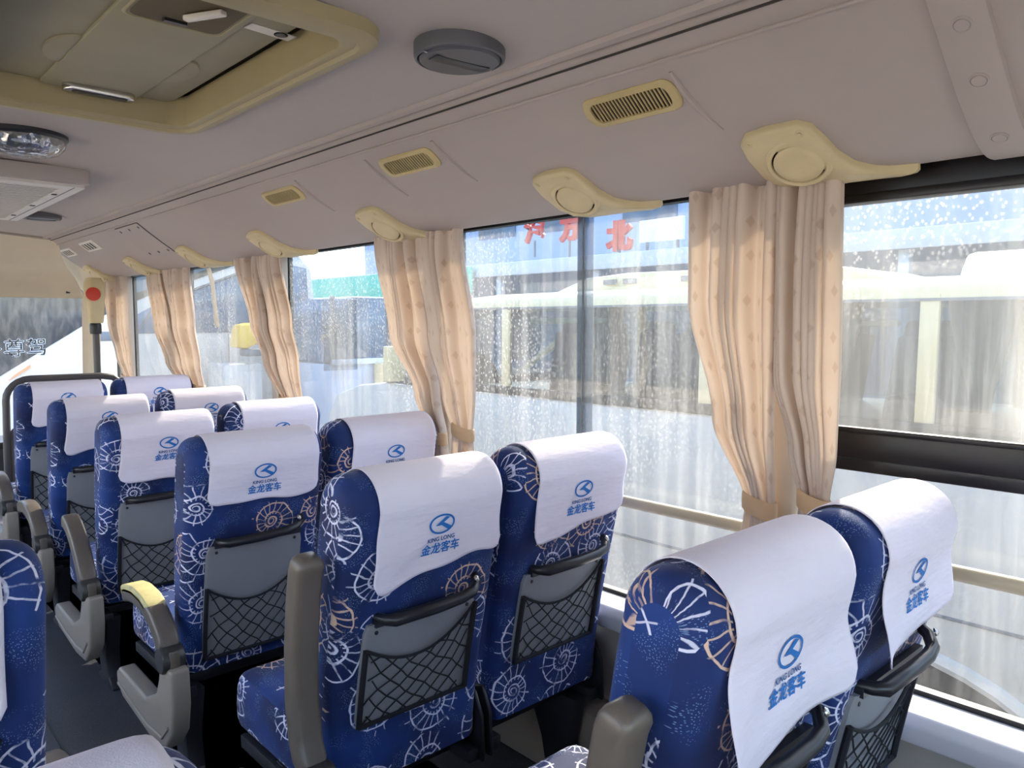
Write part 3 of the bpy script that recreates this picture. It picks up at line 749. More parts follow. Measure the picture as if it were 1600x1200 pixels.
GR = 'blue shell print seats on the right side'
XA, XW = 0.850, 1.243
rows = [  # y, ztop aisle, ztop window, tall board
    (0.478, 0.932, 0.928, False), (1.18, 0.934, 0.938, False), (1.915, 0.918, 0.925, True), (2.64, 0.903, 0.918, True), (3.29, 0.910, 0.920, True), (3.92, 0.935, 0.940, True)]
aisle_l = ['closest blue seat by the aisle at the lower right, upright armrest, cover hanging unevenly',
           'aisle seat in the second row with raised grey armrest, middle of the picture',
           'aisle seat with an armrest top painted as sunlit, left of the raised grey armrest',
           'aisle seat directly in front of the seat with the sunlit painted armrest',
           'aisle seat third in front of the raised armrest, second from the front rail',
           'frontmost aisle seat beside the dark tubular rail']
win_l = ['window seat at the far right beside the black window frame',
         'window seat next to the gap with the bare wall panel, below the dusty middle window',
         'window seat in front of the tied curtain ends in the middle',
         'window seat in the fourth row from the camera, beyond the middle tied curtain',
         'window seat in the fifth row from the camera, under the third curtain',
         'frontmost window seat, half hidden, beside the fourth curtain']
arms = [1.0, 1.0, 0.0, 0.30, 0.0, 0.0]
hang_a = [0.275, 0.232, 0.208, 0.245, 0.232, 0.215]; hang_w = [0.245, 0.228, 0.225, 0.235, 0.22, 0.22]
tcs = {3: (-0.006, 0.158), 4: (0.012, 0.145), 5: (0.006, 0.132), 6: (0.012, 0.128), 20: (0.008, 0.146), 21: (0.012, 0.140), 7: (0.012, 0.108), 8: (0.012, 0.104), 24: (0.012, 0.112), 25: (0.012, 0.106)}
for i, (y, za, zw, tall) in enumerate(rows):
    make_seat(XW, y, zw, win_l[i], tall, 20 + i, hang_w[i], None, leg_x=0.13, group=GR, skew=(-0.03 if i < 2 else -0.008), curl=(1.6 if i == 0 else 0.8))
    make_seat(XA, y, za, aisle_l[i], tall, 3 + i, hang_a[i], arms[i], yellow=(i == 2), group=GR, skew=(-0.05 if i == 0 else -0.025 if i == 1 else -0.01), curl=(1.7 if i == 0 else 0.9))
for i, (x, y, l) in enumerate(((-0.013, 0.455, 'seat at the bottom left corner showing only the top of its white cover'), (0.024, 1.10, 'seat on the left edge of the picture across the aisle'))):
    make_seat(x, y, (0.946, 0.932)[i], l, i == 1, 40 + i, 0.24, 0.0 if i == 1 else 0.0, side=1, leg_x=0.145, group='blue shell print seats on the left side', curl=0.7)
# ------------------------------------------------------------------ ceiling fittings
def ring_plate(b, outer, inner, z0, z1, lip=0.008):
    """flat frame between two outlines with the same point count, hanging from z0 down to z1"""
    mk = lambda pts, z: [(x, y, z) for x, y in pts]
    ins = lambda a, c, k: [(lerp(p[0], q[0], k), lerp(p[1], q[1], k)) for p, q in zip(a, c)]
    b.loft([mk(outer, z0), mk(ins(outer, inner, 0.06), z1 + lip * 0.6), mk(ins(outer, inner, 0.2), z1), mk(ins(outer, inner, 0.52), z1 - 0.001), mk(ins(outer, inner, 0.60), z1 + 0.006), mk(ins(outer, inner, 0.9), z1 + 0.004), mk(inner, z1 + 0.008), mk(inner, z0 + 0.05)], True, False)
hx, hy = (0.20 + 0.812) / 2, (1.178 + 2.160) / 2
ht = empty('roof_hatch', (hx, hy, 1.72)); tag(ht, 'yellowed plastic roof escape hatch in the ceiling', 'hatch')
def hput(b, name, mat, parent=ht, **kw):
    o = b.obj(name, mat, parent, **kw)
    if parent is ht: o.location = (-hx, -hy, -1.72)
    return o
b = B(); ring_plate(b, rrect(hx, hy, 0.306, 0.491, 0.085, 8), rrect(hx, hy, 0.250, 0.415, 0.045, 8), 1.728, 1.700); hput(b, 'frame', M['hatch'])
b = B(); b.prism(rrect(hx, hy, 0.265, 0.45, 0.05, 6), 1.790, 1.81, 'z'); hput(b, 'recess', M['hatch_dark'])
b = B(); b.prism(rrect(hx - 0.012, hy + 0.004, 0.232, 0.40, 0.03, 6), 1.760, 1.79, 'z'); b.bevel(0.006, 2); hput(b, 'lid', M['hatch_lid'])
b = B(); b.box((0.535, hy + 0.004, 1.757), (0.205, 0.79, 0.012)); b.bevel(0.004, 2); hput(b, 'centre_panel', M['hatch_lid'])
for cx, sx in ((0.433, -1), (0.637, 1)):
    b = B(); pts = [(cx + sx * 0.046 * math.cos(a), 1.80 + 0.095 * math.sin(a)) for a in [-PI / 2 + PI * k / 16 for k in range(17)]]
    b.prism(pts, 1.7545, 1.764, 'z'); b.bevel(0.002, 2); hput(b, 'half_round_boss', M['hatch_lid'])
b = B(); b.prism(rrect(0.548, 2.035, 0.078, 0.022, 0.02, 5), 1.736, 1.758, 'z'); b.bevel(0.004, 2); hput(b, 'latch_plate', M['chrome'])
b = B(); b.prism(rrect(0.548, 2.028, 0.060, 0.010, 0.009, 5), 1.7345, 1.737, 'z'); hput(b, 'latch_slot', M['black'])
b = B(); ring_plate(b, rrect(0.535, 1.415, 0.092, 0.100, 0.02, 4), rrect(0.535, 1.415, 0.080, 0.088, 0.02, 4), 1.758, 1.750, 0.003); hput(b, 'lever_box_rim', M['hatch'])
b = B(); b.prism(rrect(0.535, 1.415, 0.080, 0.088, 0.02, 4), 1.7495, 1.751, 'z'); hput(b, 'lever_box', M['hatch_dark'])
b = B(); b.box((0.53, 1.480, 1.747), (0.040, 0.012, 0.006)); hput(b, 'box_slot', M['black'])
b = B(); b.box((0.555, 1.405, 1.743), (0.016, 0.085, 0.010), (0, 0, 0.5)); b.bevel(0.003, 2); hput(b, 'release_lever', M['bus_white'])
b = B(); b.box((0.695, 1.44, 1.7592), (0.095, 0.032, 0.0012), (0, 0, 0.1)); hput(b, 'sticker', M['white_plastic'])
b = B(); b.lathe([(0.013, 0), (0.010, 0), (0.010, 0.001), (0.013, 0.001)], (0.715, 1.437, 1.7585), (0, 0, -1), 20); hput(b, 'sticker_mark', M['charcoal'])

dl = empty('dome_lamp', (0.49, 2.57, 1.735)); tag(dl, 'clear faceted round dome lamp on the ceiling', 'lamp')
B().lathe([(0.112, 0.0), (0.112, 0.012), (0.104, 0.020), (0.095, 0.020)], (0, 0, 0), (0, 0, -1), 40).obj('base_ring', M['charcoal2'], dl)
B().lathe([(0.100, 0.004), (0.085, 0.004), (0.06, 0.016), (0.03, 0.020), (0, 0.021)], (0, 0, 0), (0, 0, -1), 40).obj('reflector', M['chrome'], dl)
gn = N('clear_faceted_lens'); gg = gn.n('ShaderNodeBsdfGlossy'); gg.inputs['Roughness'].default_value = 0.08
vn = gn.n('ShaderNodeTexVoronoi'); gn.put(vn.inputs['Vector'], gn.coord('Object')); vn.inputs['Scale'].default_value = 40
gn.put(gg.inputs['Normal'], gn.bump(vn.outputs['Distance'], 0.8, 0.01)); gt = gn.n('ShaderNodeBsdfTransparent'); gm = gn.n('ShaderNodeMixShader'); gm.inputs[0].default_value = 0.45
gn.t.links.new(gt.outputs[0], gm.inputs[1]); gn.t.links.new(gg.outputs[0], gm.inputs[2]); M['lens'] = gn.done(gm.outputs[0])
B().lathe([(0.106, 0.018), (0.104, 0.034), (0.090, 0.050), (0.06, 0.060), (0.03, 0.064), (0, 0.065)], (0, 0, 0), (0, 0, -1), 28).obj('lens', M['lens'], dl)

ac = empty('return_air_grille', (0.35, 3.55, 1.73)); tag(ac, 'white slotted return air grille on the ceiling', 'grille')
b = B(); b.prism(rrect(0.0, 0.03, 0.415, 0.60, 0.02, 3), -0.052, -0.0, 'z'); b.bevel(0.004, 2).obj('housing', M['ceil'], ac)
b = B(); mk = lambda hx_, hy_, z: [(x, y, z) for x, y in rrect(0, 0.04, hx_, hy_, 0.012, 3)]
b.loft([mk(0.405, 0.58, -0.050), mk(0.405, 0.58, -0.062), mk(0.345, 0.515, -0.062), mk(0.345, 0.515, -0.052)], True, False).obj('frame', M['white_plastic'], ac)
b = B(); b.box((0.372, 0.04, -0.0625), (0.003, 1.14, 0.001)).obj('frame_groove', M['hub'], ac)
b = B(); b.box((0, 0.04, -0.0535), (0.70, 1.04, 0.003)).obj('dark_filter', M['vent_hole'], ac)
b = B()
for k in range(30): b.box((0, 0.04 - 0.505 + k * 0.0348, -0.0562), (0.70, 0.013, 0.003))
tag(b.obj('louvres', M['white_plastic'], ac), kind='stuff')
for yy in (-0.33, 0.03, 0.40): B().box((0.352, yy, -0.0635), (0.018, 0.020, 0.003)).bevel(0.002).obj('clip', M['black'], ac)

SLOT = R(-5)
def round_vent(x, y, label, r=0.086):
    z = zc(x); e = empty('round_ceiling_vent', (x, y, z)); tag(e, label, 'vent', 'dark round ceiling vents')
    B().lathe([(r, -0.01), (r, 0.016), (r * 0.98, 0.021), (r * 0.93, 0.023), (r * 0.90, 0.019), (r * 0.90, 0.0)], (0, 0, 0), (0, 0, -1), 48).obj('ring', M['charcoal'], e)
    B().lathe([(r * 0.885, 0.0), (r * 0.885, 0.022), (r * 0.84, 0.026), (r * 0.5, 0.028), (0, 0.0285)], (0, 0, 0), (0, 0, -1), 48).obj('cap', M['charcoal'], e)
    b = B(); b.box((0, 0, -0.0275), (0.118, 0.030, 0.004), (0, 0, SLOT)); b.bevel(0.001).obj('slot', M['charcoal2'], e)
    for s in (-1, 1): B().lathe([(0.004, 0), (0.004, 0.004), (0, 0.005)], (s * r * 0.9, 0, -0.02), (s * .4, 0, -1), 10).obj('screw', M['chrome'], e)
round_vent(0.935, 1.158, 'large dark grey round vent on the ceiling beside the roof hatch')
round_vent(0.868, 4.25, 'small looking black round vent on the ceiling near the front')

# cove fittings
def on_cove(x, yo, off): return cove_pt(x, yo, off)[0]
def cove_vent(y, xc, hl, hw, mat, label, nf, square=False):
    p, n = cove_pt(xc, y); e = empty('air_vent', p); tag(e, label, 'vent', 'slotted air vents along the cove')
    def mp(pts, off): return [on_cove(xc + q, y + a, off) - p for a, q in pts]
    rr = hw * (0.25 if square else 0.9); R0 = rrect(0, 0, hl, hw, rr, 5); R1 = rrect(0, 0, hl * 0.97, hw * 0.92, rr * 0.95, 5); R2 = rrect(0, 0, hl * 0.82, hw * 0.66, hw * (0.2 if square else 0.5), 5)
    b = B(); b.loft([mp(R0, 0), mp(R0, 0.003), mp(R1, 0.006), mp(R2, 0.006), mp(R2, 0.001)], True, False).obj('frame', mat, e)
    b = B(); b.loft([mp(rrect(0, 0, hl * 0.83, hw * 0.68, hw * .2, 5), 0.0012), mp(rrect(0, 0, 0.001, 0.001, 0.0005, 5), 0.0012)], True, False).obj('dark_duct', M['vent_hole'], e)
    b = B()
    for k in range(nf):
        a = lerp(-hl * 0.78, hl * 0.78, (k + 0.5) / nf); w = hl * 1.56 / nf * 0.15; q = hw * 0.66
        pts = [(a - w, -q), (a + w, -q), (a + w, q), (a - w, q)]; b.loft([mp(pts, 0.001), mp(pts, 0.004)])
    tag(b.obj('fins', mat, e), kind='stuff')
cove_vent(0.962, 1.20, 0.113, 0.028, M['vent_y'], 'longest yellowed slotted vent, nearest above the large curtain', 21)
cove_vent(1.70, 1.20, 0.120, 0.026, M['vent_y'], 'second yellowed slotted vent along the cove from the camera', 18)
cove_vent(2.42, 1.20, 0.125, 0.025, M['vent_y'], 'third slotted vent along the cove from the camera', 18)
cove_vent(4.72, 1.195, 0.13, 0.028, M['white_plastic'], 'small pale vent beyond the screwed access panel, nearer one', 4, True)
cove_vent(5.20, 1.20, 0.11, 0.024, M['white_plastic'], 'small pale vent at the front end of the cove', 4, True)
p, n = cove_pt(1.23, 3.94); e = empty('access_panel', p); tag(e, 'rectangular screwed access panel on the cove', 'panel')
b = B(); b.grid(lambda s, t: cove_pt(lerp(1.152, 1.315, s), lerp(3.775, 4.105, t), 0.0045)[0] - p, 12, 2)
def edge_ring(off): 
    pts = [(lerp(1.152, 1.315, k / 12), 3.775) for k in range(13)] + [(lerp(1.315, 1.152, k / 12), 4.105) for k in range(13)]
    return [cove_pt(x, y, off)[0] - p for x, y in pts]
b.loft([edge_ring(0), edge_ring(0.0045)], True, False).obj('plate', M['cove'], e)
b = B(); b.tube(edge_ring(0.001) + [edge_ring(0.001)[0]], 0.0025, 5).obj('shadow_gap', M['hub'], e)
for (x, y) in ((1.17, 3.81), (1.17, 3.94), (1.17, 4.07), (1.30, 3.81), (1.30, 3.94), (1.30, 4.07)):
    q, nn = cove_pt(x, y, 0.0045); B().lathe([(0.007, 0), (0.007, 0.002), (0, 0.003)], q - p, nn, 10).obj('screw', M['charcoal'], e)

OUT = [(0.074, 1.300), (0.030, 1.294), (-0.030, 1.294), (-0.052, 1.306), (-0.062, 1.335), (-0.070, 1.370), (-0.084, 1.405), (-0.108, 1.434), (-0.142, 1.452), (-0.172, 1.461), (-0.172, 1.470), (-0.150, 1.477), (-0.10, 1.480), (-0.05, 1.481), (0.0, 1.480), (0.045, 1.470), (0.075, 1.440), (0.088, 1.400), (0.092, 1.345), (0.088, 1.312)]
def outlet(y, label):
    p, n = cove_pt(1.372, y); e = empty('air_outlet', p); tag(e, label, 'air outlet', 'ivory round air outlets above the windows')
    def ring(k, off): return [cove_pt(min(1.484, lerp(1.392, x, k)), y + a * k, off)[0] - p for a, x in OUT]
    b = B(); b.loft([ring(1.0, 0.0), ring(1.0, 0.010), ring(0.975, 0.015), ring(0.92, 0.018), ring(0.7, 0.0185), ring(0.4, 0.019), ring(0.02, 0.019)], True, True)
    b.obj('plate', M['ivory'], e, sharp=50)
    c, n = cove_pt(1.368, y - 0.002, 0.018); c = c - p; n = (n + Vector((-0.10, -0.12, 0))).normalized()
    B().lathe([(0.060, -0.008), (0.059, 0.002), (0.055, 0.005), (0.049, 0.004), (0.047, -0.004)], c, n, 36).obj('bezel', M['ivory'], e)
    B().lathe([(0.0445, -0.01), (0.0445, 0.004), (0.042, 0.006), (0.03, 0.0072), (0.028, 0.0066), (0.0, 0.0075)], c, n, 36).obj('disc', M['ivory'], e)
    B().lathe([(0.0475, -0.003), (0.044, -0.003), (0.044, 0.0), (0.0475, 0.0)], c, n, 36).obj('gap_ring', M['vent_hole'], e)
    for a, x in ((-0.033, 1.308), (0.068, 1.312)):
        q, nn = cove_pt(x, y + a, 0.0175); B().lathe([(0.008, 0), (0.0065, 0.0015), (0.0035, 0.0012), (0.0035, 0.003), (0, 0.0032)], q - p, nn, 14).obj('screw', M['ivory'], e)
for y, l in ((0.700, 'nearest round ivory air outlet directly above the large curtain'), (1.255, 'round ivory air outlet above the dusty middle window'), (2.055, 'ivory air outlet above the second curtain'), (2.86, 'ivory air outlet just right of the third curtain top'),
             (3.64, 'ivory air outlet between the third and fourth curtains'), (4.44, 'ivory air outlet at the fourth curtain top'), (5.24, 'ivory air outlet furthest forward by the front corner')): outlet(y, l)

# ------------------------------------------------------------------ curtains
def curtain(name_l, zk, yl, yr, seed, pleats, amp, ztie, tail, x0=1.447):
    """zk: heights of the keys; yl / yr: forward and rear edges there"""
    rnd = random.Random(seed); ph = rnd.uniform(0, 6); wob = [rnd.uniform(-0.35, 0.35) for _ in range(pleats + 2)]
    KL = [(zk[0] - z, y) for z, y in zip(zk, yl)]; KR = [(zk[0] - z, y) for z, y in zip(zk, yr)]
    dt = zk[0] - ztie; db = zk[0] - tail
    e = empty('curtain', (x0, (yl[0] + yr[0]) / 2, zk[0])); tag(e, name_l, 'curtain', 'beige curtains along the right windows'); o = Vector(e.location)
    def edges(d):
        if d <= dt: return keyed(KL, d), keyed(KR, d)
        k = smooth01((d - dt) / max(1e-3, db - dt)); a, c = keyed(KL, dt), keyed(KR, dt)
        return a + 0.018 * k, c - 0.018 * k
    def pt(s, q):
        d = lerp(0, db, q); a, c = edges(d)
        i = s * pleats; j = int(min(i, pleats - 1e-6)); sj = s + (lerp(wob[j], wob[j + 1], i - j)) * 0.35 / pleats * min(1, 4 * s * (1 - s) * 3)
        am = amp * (lerp(1.0, 0.62, smooth01(d / dt)) if d < dt else 0.62 + 0.3 * (d - dt))
        w = 2 * PI * pleats * (s + 0.55 / pleats * math.sin(2 * PI * s * 1.7 + ph) + 0.25 / pleats * mnoise.noise(Vector((s * 3, d * 1.4, seed)))) + ph
        sw_ = math.sin(w); big = 0.75 + 0.5 * mnoise.noise(Vector((s * 5 + 9, d * 0.8, seed * 3)))
        f = (abs(sw_) ** 0.7 * (1 if sw_ > 0 else -1)) * big + 0.5 * mnoise.noise(Vector((s * 4, d * 2.2, seed)))
        bl = 0.03 * math.sin(PI * min(1, d / dt)) * 0.6
        y = lerp(a, c, sj) + 0.35 * am * math.cos(w) * (1 if 0.02 < s < 0.98 else 0)
        return Vector((x0 - am * f - bl * math.sin(PI * s), y, zk[0] - d)) - o
    W = abs(yl[0] - yr[0])
    b = B(); b.grid(pt, pleats * 14, 46, lambda s, q: (s * W * 2.2 + seed, q * db))
    b.obj('cloth', M['curtain'], e, sharp=150)
    a, c = edges(dt); cy = (a + c) / 2; hw = abs(a - c) / 2 + 0.006; hd = amp * 0.75 + 0.006
    rings = []
    for zz, g in ((0.020, 0.97), (0.016, 1.06), (0.0, 1.08), (-0.016, 1.06), (-0.020, 0.97)):
        rings.append([Vector((x0 + hd * g * math.cos(t), cy + hw * g * math.sin(t), ztie + zz + 0.010 * math.sin(t))) - o for t in [2 * PI * k / 28 for k in range(28)]])
    B().loft(rings, True, False).obj('tie_band', M['tie'], e, sharp=70)
curtain('forward half of the large near curtain, tied at the bottom', [1.488, 1.26, 1.0, 0.82], [0.998, 0.995, 0.925, 0.838], [0.785, 0.785, 0.785, 0.778], 1, 7, 0.024, 0.822, 0.70)
curtain('rear half of the large near curtain, next to the black window frame', [1.484, 1.10, 0.95, 0.84], [0.795, 0.785, 0.745, 0.718], [0.655, 0.650, 0.652, 0.664], 2, 8, 0.020, 0.845, 0.70)
curtain('forward half of the second curtain, leaning sideways below the third outlet', [1.484, 1.17, 0.98, 0.83], [2.235, 2.15, 2.02, 1.935], [2.035, 1.975, 1.915, 1.880], 3, 6, 0.024, 0.85, 0.72)
curtain('rear half of the second curtain, with bright edge beside the dusty window', [1.480, 1.15, 0.98, 0.86], [2.01, 1.93, 1.87, 1.825], [1.798, 1.735, 1.735, 1.748], 4, 6, 0.022, 0.875, 0.72)
curtain('third curtain from the camera, forward half', [1.484, 1.2, 1.05, 0.85], [3.37, 3.24, 3.13, 2.96], [3.14, 3.06, 2.99, 2.89], 5, 6, 0.026, 0.88, 0.74)
curtain('third curtain from the camera, rear half', [1.482, 1.2, 1.05, 0.85], [3.17, 3.08, 3.01, 2.90], [2.99, 2.88, 2.825, 2.80], 6, 6, 0.024, 0.88, 0.74)
curtain('fourth curtain from the camera, forward half', [1.484, 1.2, 1.0, 0.85], [4.61, 4.50, 4.35, 4.10], [4.33, 4.22, 4.10, 3.97], 7, 6, 0.028, 0.88, 0.74)
curtain('fourth curtain from the camera, rear half', [1.482, 1.2, 1.0, 0.85], [4.34, 4.23, 4.11, 3.98], [3.99, 3.93, 3.87, 3.82], 8, 6, 0.026, 0.88, 0.74)
curtain('furthest curtain by the beige pole top at the front', [1.482, 1.2, 1.0, 0.85], [5.50, 5.40, 5.27, 5.12], [5.02, 5.00, 4.95, 4.90], 9, 7, 0.028, 0.86, 0.74)

# ------------------------------------------------------------------ pole and tubular rail by the door
po = empty('grab_pole', (1.30, 5.10, 0)); tag(po, 'upright dark grab pole with beige top housing at the front', 'pole')
B().tube([(0, 0, 0.0), (0, 0, 1.22)], 0.019, 14).obj('tube', M['tube_grey'], po)
B().lathe([(0.030, 0.0), (0.032, 0.01), (0.032, 0.055), (0.028, 0.065)], (0, 0, 1.135), (0, 0, 1), 20).obj('clamp', M['charcoal2'], po)
b = B(); b.loft([[(x * k, y * k - 0.0, z) for x, y in rrect(0, 0, 0.052, 0.055, 0.03, 5)] for z, k in ((1.20, 0.72), (1.22, 0.80), (1.30, 0.92), (1.38, 1.0), (1.44, 0.95), (1.47, 0.7))]).obj('top_housing', M['ivory'], po)
b = B(); b.lathe([(0.040, 0), (0.040, 0.006), (0.034, 0.008), (0, 0.009)], (-0.018, -0.052, 1.372), (-0.25, -1, 0), 24).obj('red_button', M['red'], po)
b = B(); b.lathe([(0.048, -0.004), (0.048, 0.004), (0.040, 0.006), (0.040, 0.0)], (-0.018, -0.051, 1.372), (-0.25, -1, 0), 24).obj('button_ring', M['ivory'], po)
tr = empty('tubular_rail', (0.68, 4.50, 0)); tag(tr, 'dark bent tube rail in front of the first seats', 'rail')
pts = [(0.718, 4.50, 0.02), (0.722, 4.50, 0.55), (0.728, 4.50, 0.78)] + [(0.728 + 0.11 * (1 - math.cos(a)), 4.50, 0.815 + 0.105 * math.sin(a)) for a in [PI / 2 * k / 6 for k in range(7)]] + [(1.16, 4.50, 0.920), (1.22, 4.50, 0.91), (1.27, 4.50, 0.87), (1.29, 4.50, 0.80), (1.295, 4.50, 0.02)]
B().tube([(x - 0.68, y - 4.50, z) for x, y, z in pts], 0.017, 12).obj('tube', M['tube_grey'], tr)
b = B(); b.prism(rrect(0.325, 0.40, 0.265, 0.28, 0.03, 4), -0.006, 0.006, 'y'); b.obj('modesty_panel', M['taupe_dark'], tr)
# ------------------------------------------------------------------ outside: yard, parked vehicles, shed
GZ = -1.15
g = B(); g.poly([(-40, -30, GZ), (70, -30, GZ), (70, 80, GZ), (-40, 80, GZ)], [(0, 1, 2, 3)])
gr = struct(g.obj('ground', M['ground'])); gr['label'] = 'pale asphalt of the parking yard'

def arch(cy, r, z, n=10, fl=1.0): return [(cy + r * math.cos(a), z + fl * r * math.sin(a)) for a in [PI - PI * k / n for k in range(n + 1)]]
def wheel(parent, x, y, z, s=-1, r=0.36):
    e = B(); e.lathe([(r * 0.6, -0.10), (r * 0.95, -0.10), (r, -0.06), (r, 0.06), (r * 0.95, 0.10), (r * 0.62, 0.10)], (x, y, z), (s, 0, 0), 32)
    t = e.obj('tyre', M['tyre'], parent)
    B().lathe([(r * 0.62, 0.07), (r * 0.55, 0.06), (r * 0.3, 0.03), (r * 0.22, 0.08), (0, 0.09)], (x, y, z), (s, 0, 0), 24).obj('hub_cap', M['bus_grey'], t)
def in_seat(parent, x, y, z, h=0.62, w=0.42, mat='seat_dark'):
    b = B(); b.box((x, y, z + h / 2), (w, 0.12, h), (0.16, 0, 0)); b.box((x, y - 0.02, z + h + 0.05), (w * 0.62, 0.10, 0.16), (0.16, 0, 0)); b.bevel(0.04, 2)
    b.obj('inner_seat', M[mat], parent)

# cream and white minibus parked alongside
MX, MW = 4.5, 1.95
mb = empty('minibus', (MX + MW / 2, 3.5, GZ)); tag(mb, 'cream roofed white minibus parked alongside the right windows', 'minibus')
OFF = Vector((MX + MW / 2, 3.5, GZ))
def mput(b, name, mat, bev=None, **kw):
    if bev: b.bevel(bev, 2)
    o = b.obj(name, M[mat], mb, **kw); o.location = -OFF; return o
pl = [(-0.9, -1.0)] + arch(1.82, 0.96, -1.05, 16, 0.445) + arch(6.55, 0.44, -0.97) + [(8.05, -0.95), (8.12, -0.2), (8.08, 0.12), (7.9, 0.38), (7.4, 0.52), (6.86, 0.58), (-0.9, 0.60)]
b = B(); b.prism(pl, MX, MX + MW, 'x'); mput(b, 'lower_body', 'bus_white', 0.05)
b = B(); b.tube([(MX - 0.004, -0.8, -0.40), (MX - 0.004, 7.95, -0.40)], 0.010, 6); mput(b, 'crease_line', 'bus_grey')
for yw, ra, za, fl in ((1.82, 0.96, -1.05, 0.445), (6.55, 0.44, -0.97, 1.0)):
    b = B(); b.tube([(MX - 0.005, y, z) for y, z in arch(yw, ra + 0.03, za, 16, fl)], 0.045, 8); mput(b, 'wheel_arch', 'bus_white')
    b = B(); b.prism(arch(yw, ra + 0.01, za, 16, fl), MX + 0.22, MX + 0.25, 'x'); mput(b, 'wheel_well', 'rubber')
    wh = empty('wheel', (0, 0, 0)); wh.parent = mb; wh.location = -OFF; wheel(wh, MX + 0.11, yw, GZ + 0.27, r=0.27)
b = B(); b.box((MX - 0.004, 3.0, 0.615), (0.02, 7.6, 0.075)); mput(b, 'black_belt', 'rubber', 0.006)
# roof
rows_ = []
for y, k in ((-0.95, 0.8), (-0.85, 1.0), (2, 1.0), (4.5, 1.0), (5.25, 0.97), (5.6, 0.80)):
    rows_.append([(MX + MW / 2 + dx * MW / 2, y, 1.35 + (dz - 0.0) * k) for dx, dz in ((-0.985, -0.03), (-0.985, 0.02), (-0.95, 0.07), (-0.8, 0.11), (0, 0.14), (0.8, 0.11), (0.95, 0.07), (0.985, 0.02), (0.985, -0.03))])
b = B(); b.loft(rows_); mput(b, 'roof', 'bus_cream', sharp=50)
b = B(); b.loft([[(MX + MW / 2 + dx, y + e, z) for dx in (-0.62, 0.62)] + [(MX + MW / 2 + dx, y + e, 1.40) for dx in (0.66, -0.66)] for y, z, e in ((4.72, 1.46, 0.0), (4.35, 1.575, 0), (3.9, 1.60, 0), (2.9, 1.585, 0), (2.2, 1.56, 0), (1.9, 1.48, 0))])
acp = mput(b, 'roof_unit', 'bus_cream', 0.02)
for y in (4.05, 3.85, 3.3, 3.1):
    b = B(); b.box((MX + MW / 2 - 0.66, y, 1.53), (0.02, 0.13, 0.04)); o = b.obj('intake_slot', M['bus_grey'], acp)
b = B(); b.box((MX + 0.005, 2.35, 1.328), (0.012, 6.2, 0.016)); mput(b, 'drip_rail', 'bus_grey')
# pillars (both sides), glass, windscreen
for xs_ in (MX + 0.03, MX + MW - 0.03):
    for y, w_ in ((4.98, 0.09), (2.95, 0.10), (1.55, 0.10), (0.30, 0.10), (-0.82, 0.12)):
        b = B(); b.prism([(y - w_ / 2, 0.58), (y + w_ / 2, 0.58), (y + w_ * 0.4, 1.36), (y - w_ * 0.6, 1.36)], xs_ - 0.025, xs_ + 0.025, 'x'); mput(b, 'pillar', 'bus_cream', 0.008)
    b = B(); b.prism([(6.80, 0.58), (6.92, 0.58), (5.58, 1.38), (5.42, 1.38)], xs_ - 0.03, xs_ + 0.03, 'x'); mput(b, 'windscreen_pillar', 'bus_cream', 0.01)
    for ya, yb in ((-0.76, 0.25), (0.35, 1.5), (1.6, 2.9), (3.0, 4.93)):
        b = B(); b.box((xs_, (ya + yb) / 2, 0.97), (0.008, yb - ya, 0.72)); mput(b, 'side_glass', 'glass_dark')
    b = B(); b.prism([(5.03, 0.6), (6.72, 0.6), (5.44, 1.35), (5.03, 1.35)], xs_ - 0.004, xs_ + 0.004, 'x'); mput(b, 'door_glass', 'glass_dark')
b = B(); b.poly([(MX + 0.06, 6.86, 0.6), (MX + MW - 0.06, 6.86, 0.6), (MX + MW - 0.1, 5.52, 1.36), (MX + 0.1, 5.52, 1.36)], [(0, 1, 2, 3)]); mput(b, 'windscreen', 'glass_dark')
b = B(); b.box((MX + MW / 2, 6.3, 0.62), (1.8, 0.7, 0.10)); mput(b, 'dashboard', 'seat_dark', 0.03)
b = B(); b.lathe([(0.19, 0), (0.20, 0.015), (0.19, 0.03), (0.175, 0.015), (0.19, 0)], (MX + 0.5, 5.9, 0.74), (0, -0.8, 0.6), 20); mput(b, 'steering_wheel', 'rubber')
b = B(); b.loft([[(MX - 0.16 + dx, 6.45 + dy, z) for dx, dy in rrect(0, 0, 0.10, 0.06, 0.04, 3)] for z in (0.62, 0.68, 0.92, 0.97)]); mput(b, 'wing_mirror', 'bus_cream', 0.01)
for y in (4.5, 3.6, 2.6, 1.75, 0.9, 0.0):
    for x in (MX + 0.36, MX + 0.86, MX + 1.5): 
        b = B(); hh = 0.58
        b.box((x, y, 0.55 + hh / 2), (0.42, 0.12, hh), (0.16, 0, 0)); b.box((x, y + 0.02 - 0.06, 0.55 + hh + 0.02), (0.27, 0.10, 0.13), (0.16, 0, 0)); mput(b, 'inner_seat', 'seat_dark', 0.035)
for y in (3.9, 2.1, 1.3):
    b = B(); b.grid(lambda s, t: (MX + 0.10 + 0.02 * math.sin(s * 30), y + (s - 0.5) * lerp(0.34, 0.10, smooth01(t)), lerp(1.32, 0.72, t)), 30, 8); mput(b, 'window_curtain', 'tie', sharp=150)
b = B(); b.box((MX + 0.10, 4.3, 1.22), (0.10, 0.8, 0.05)); b.box((MX + 0.16, 2.2, 1.20), (0.06, 0.9, 0.04)); mput(b, 'parcel_shelf', 'bus_cream', 0.015)
b = B(); b.lathe([(0.06, 0), (0.06, 0.015), (0, 0.02)], (MX - 0.003, 0.62, -0.48), (-1, 0, 0), 20); mput(b, 'side_marker', 'orange')

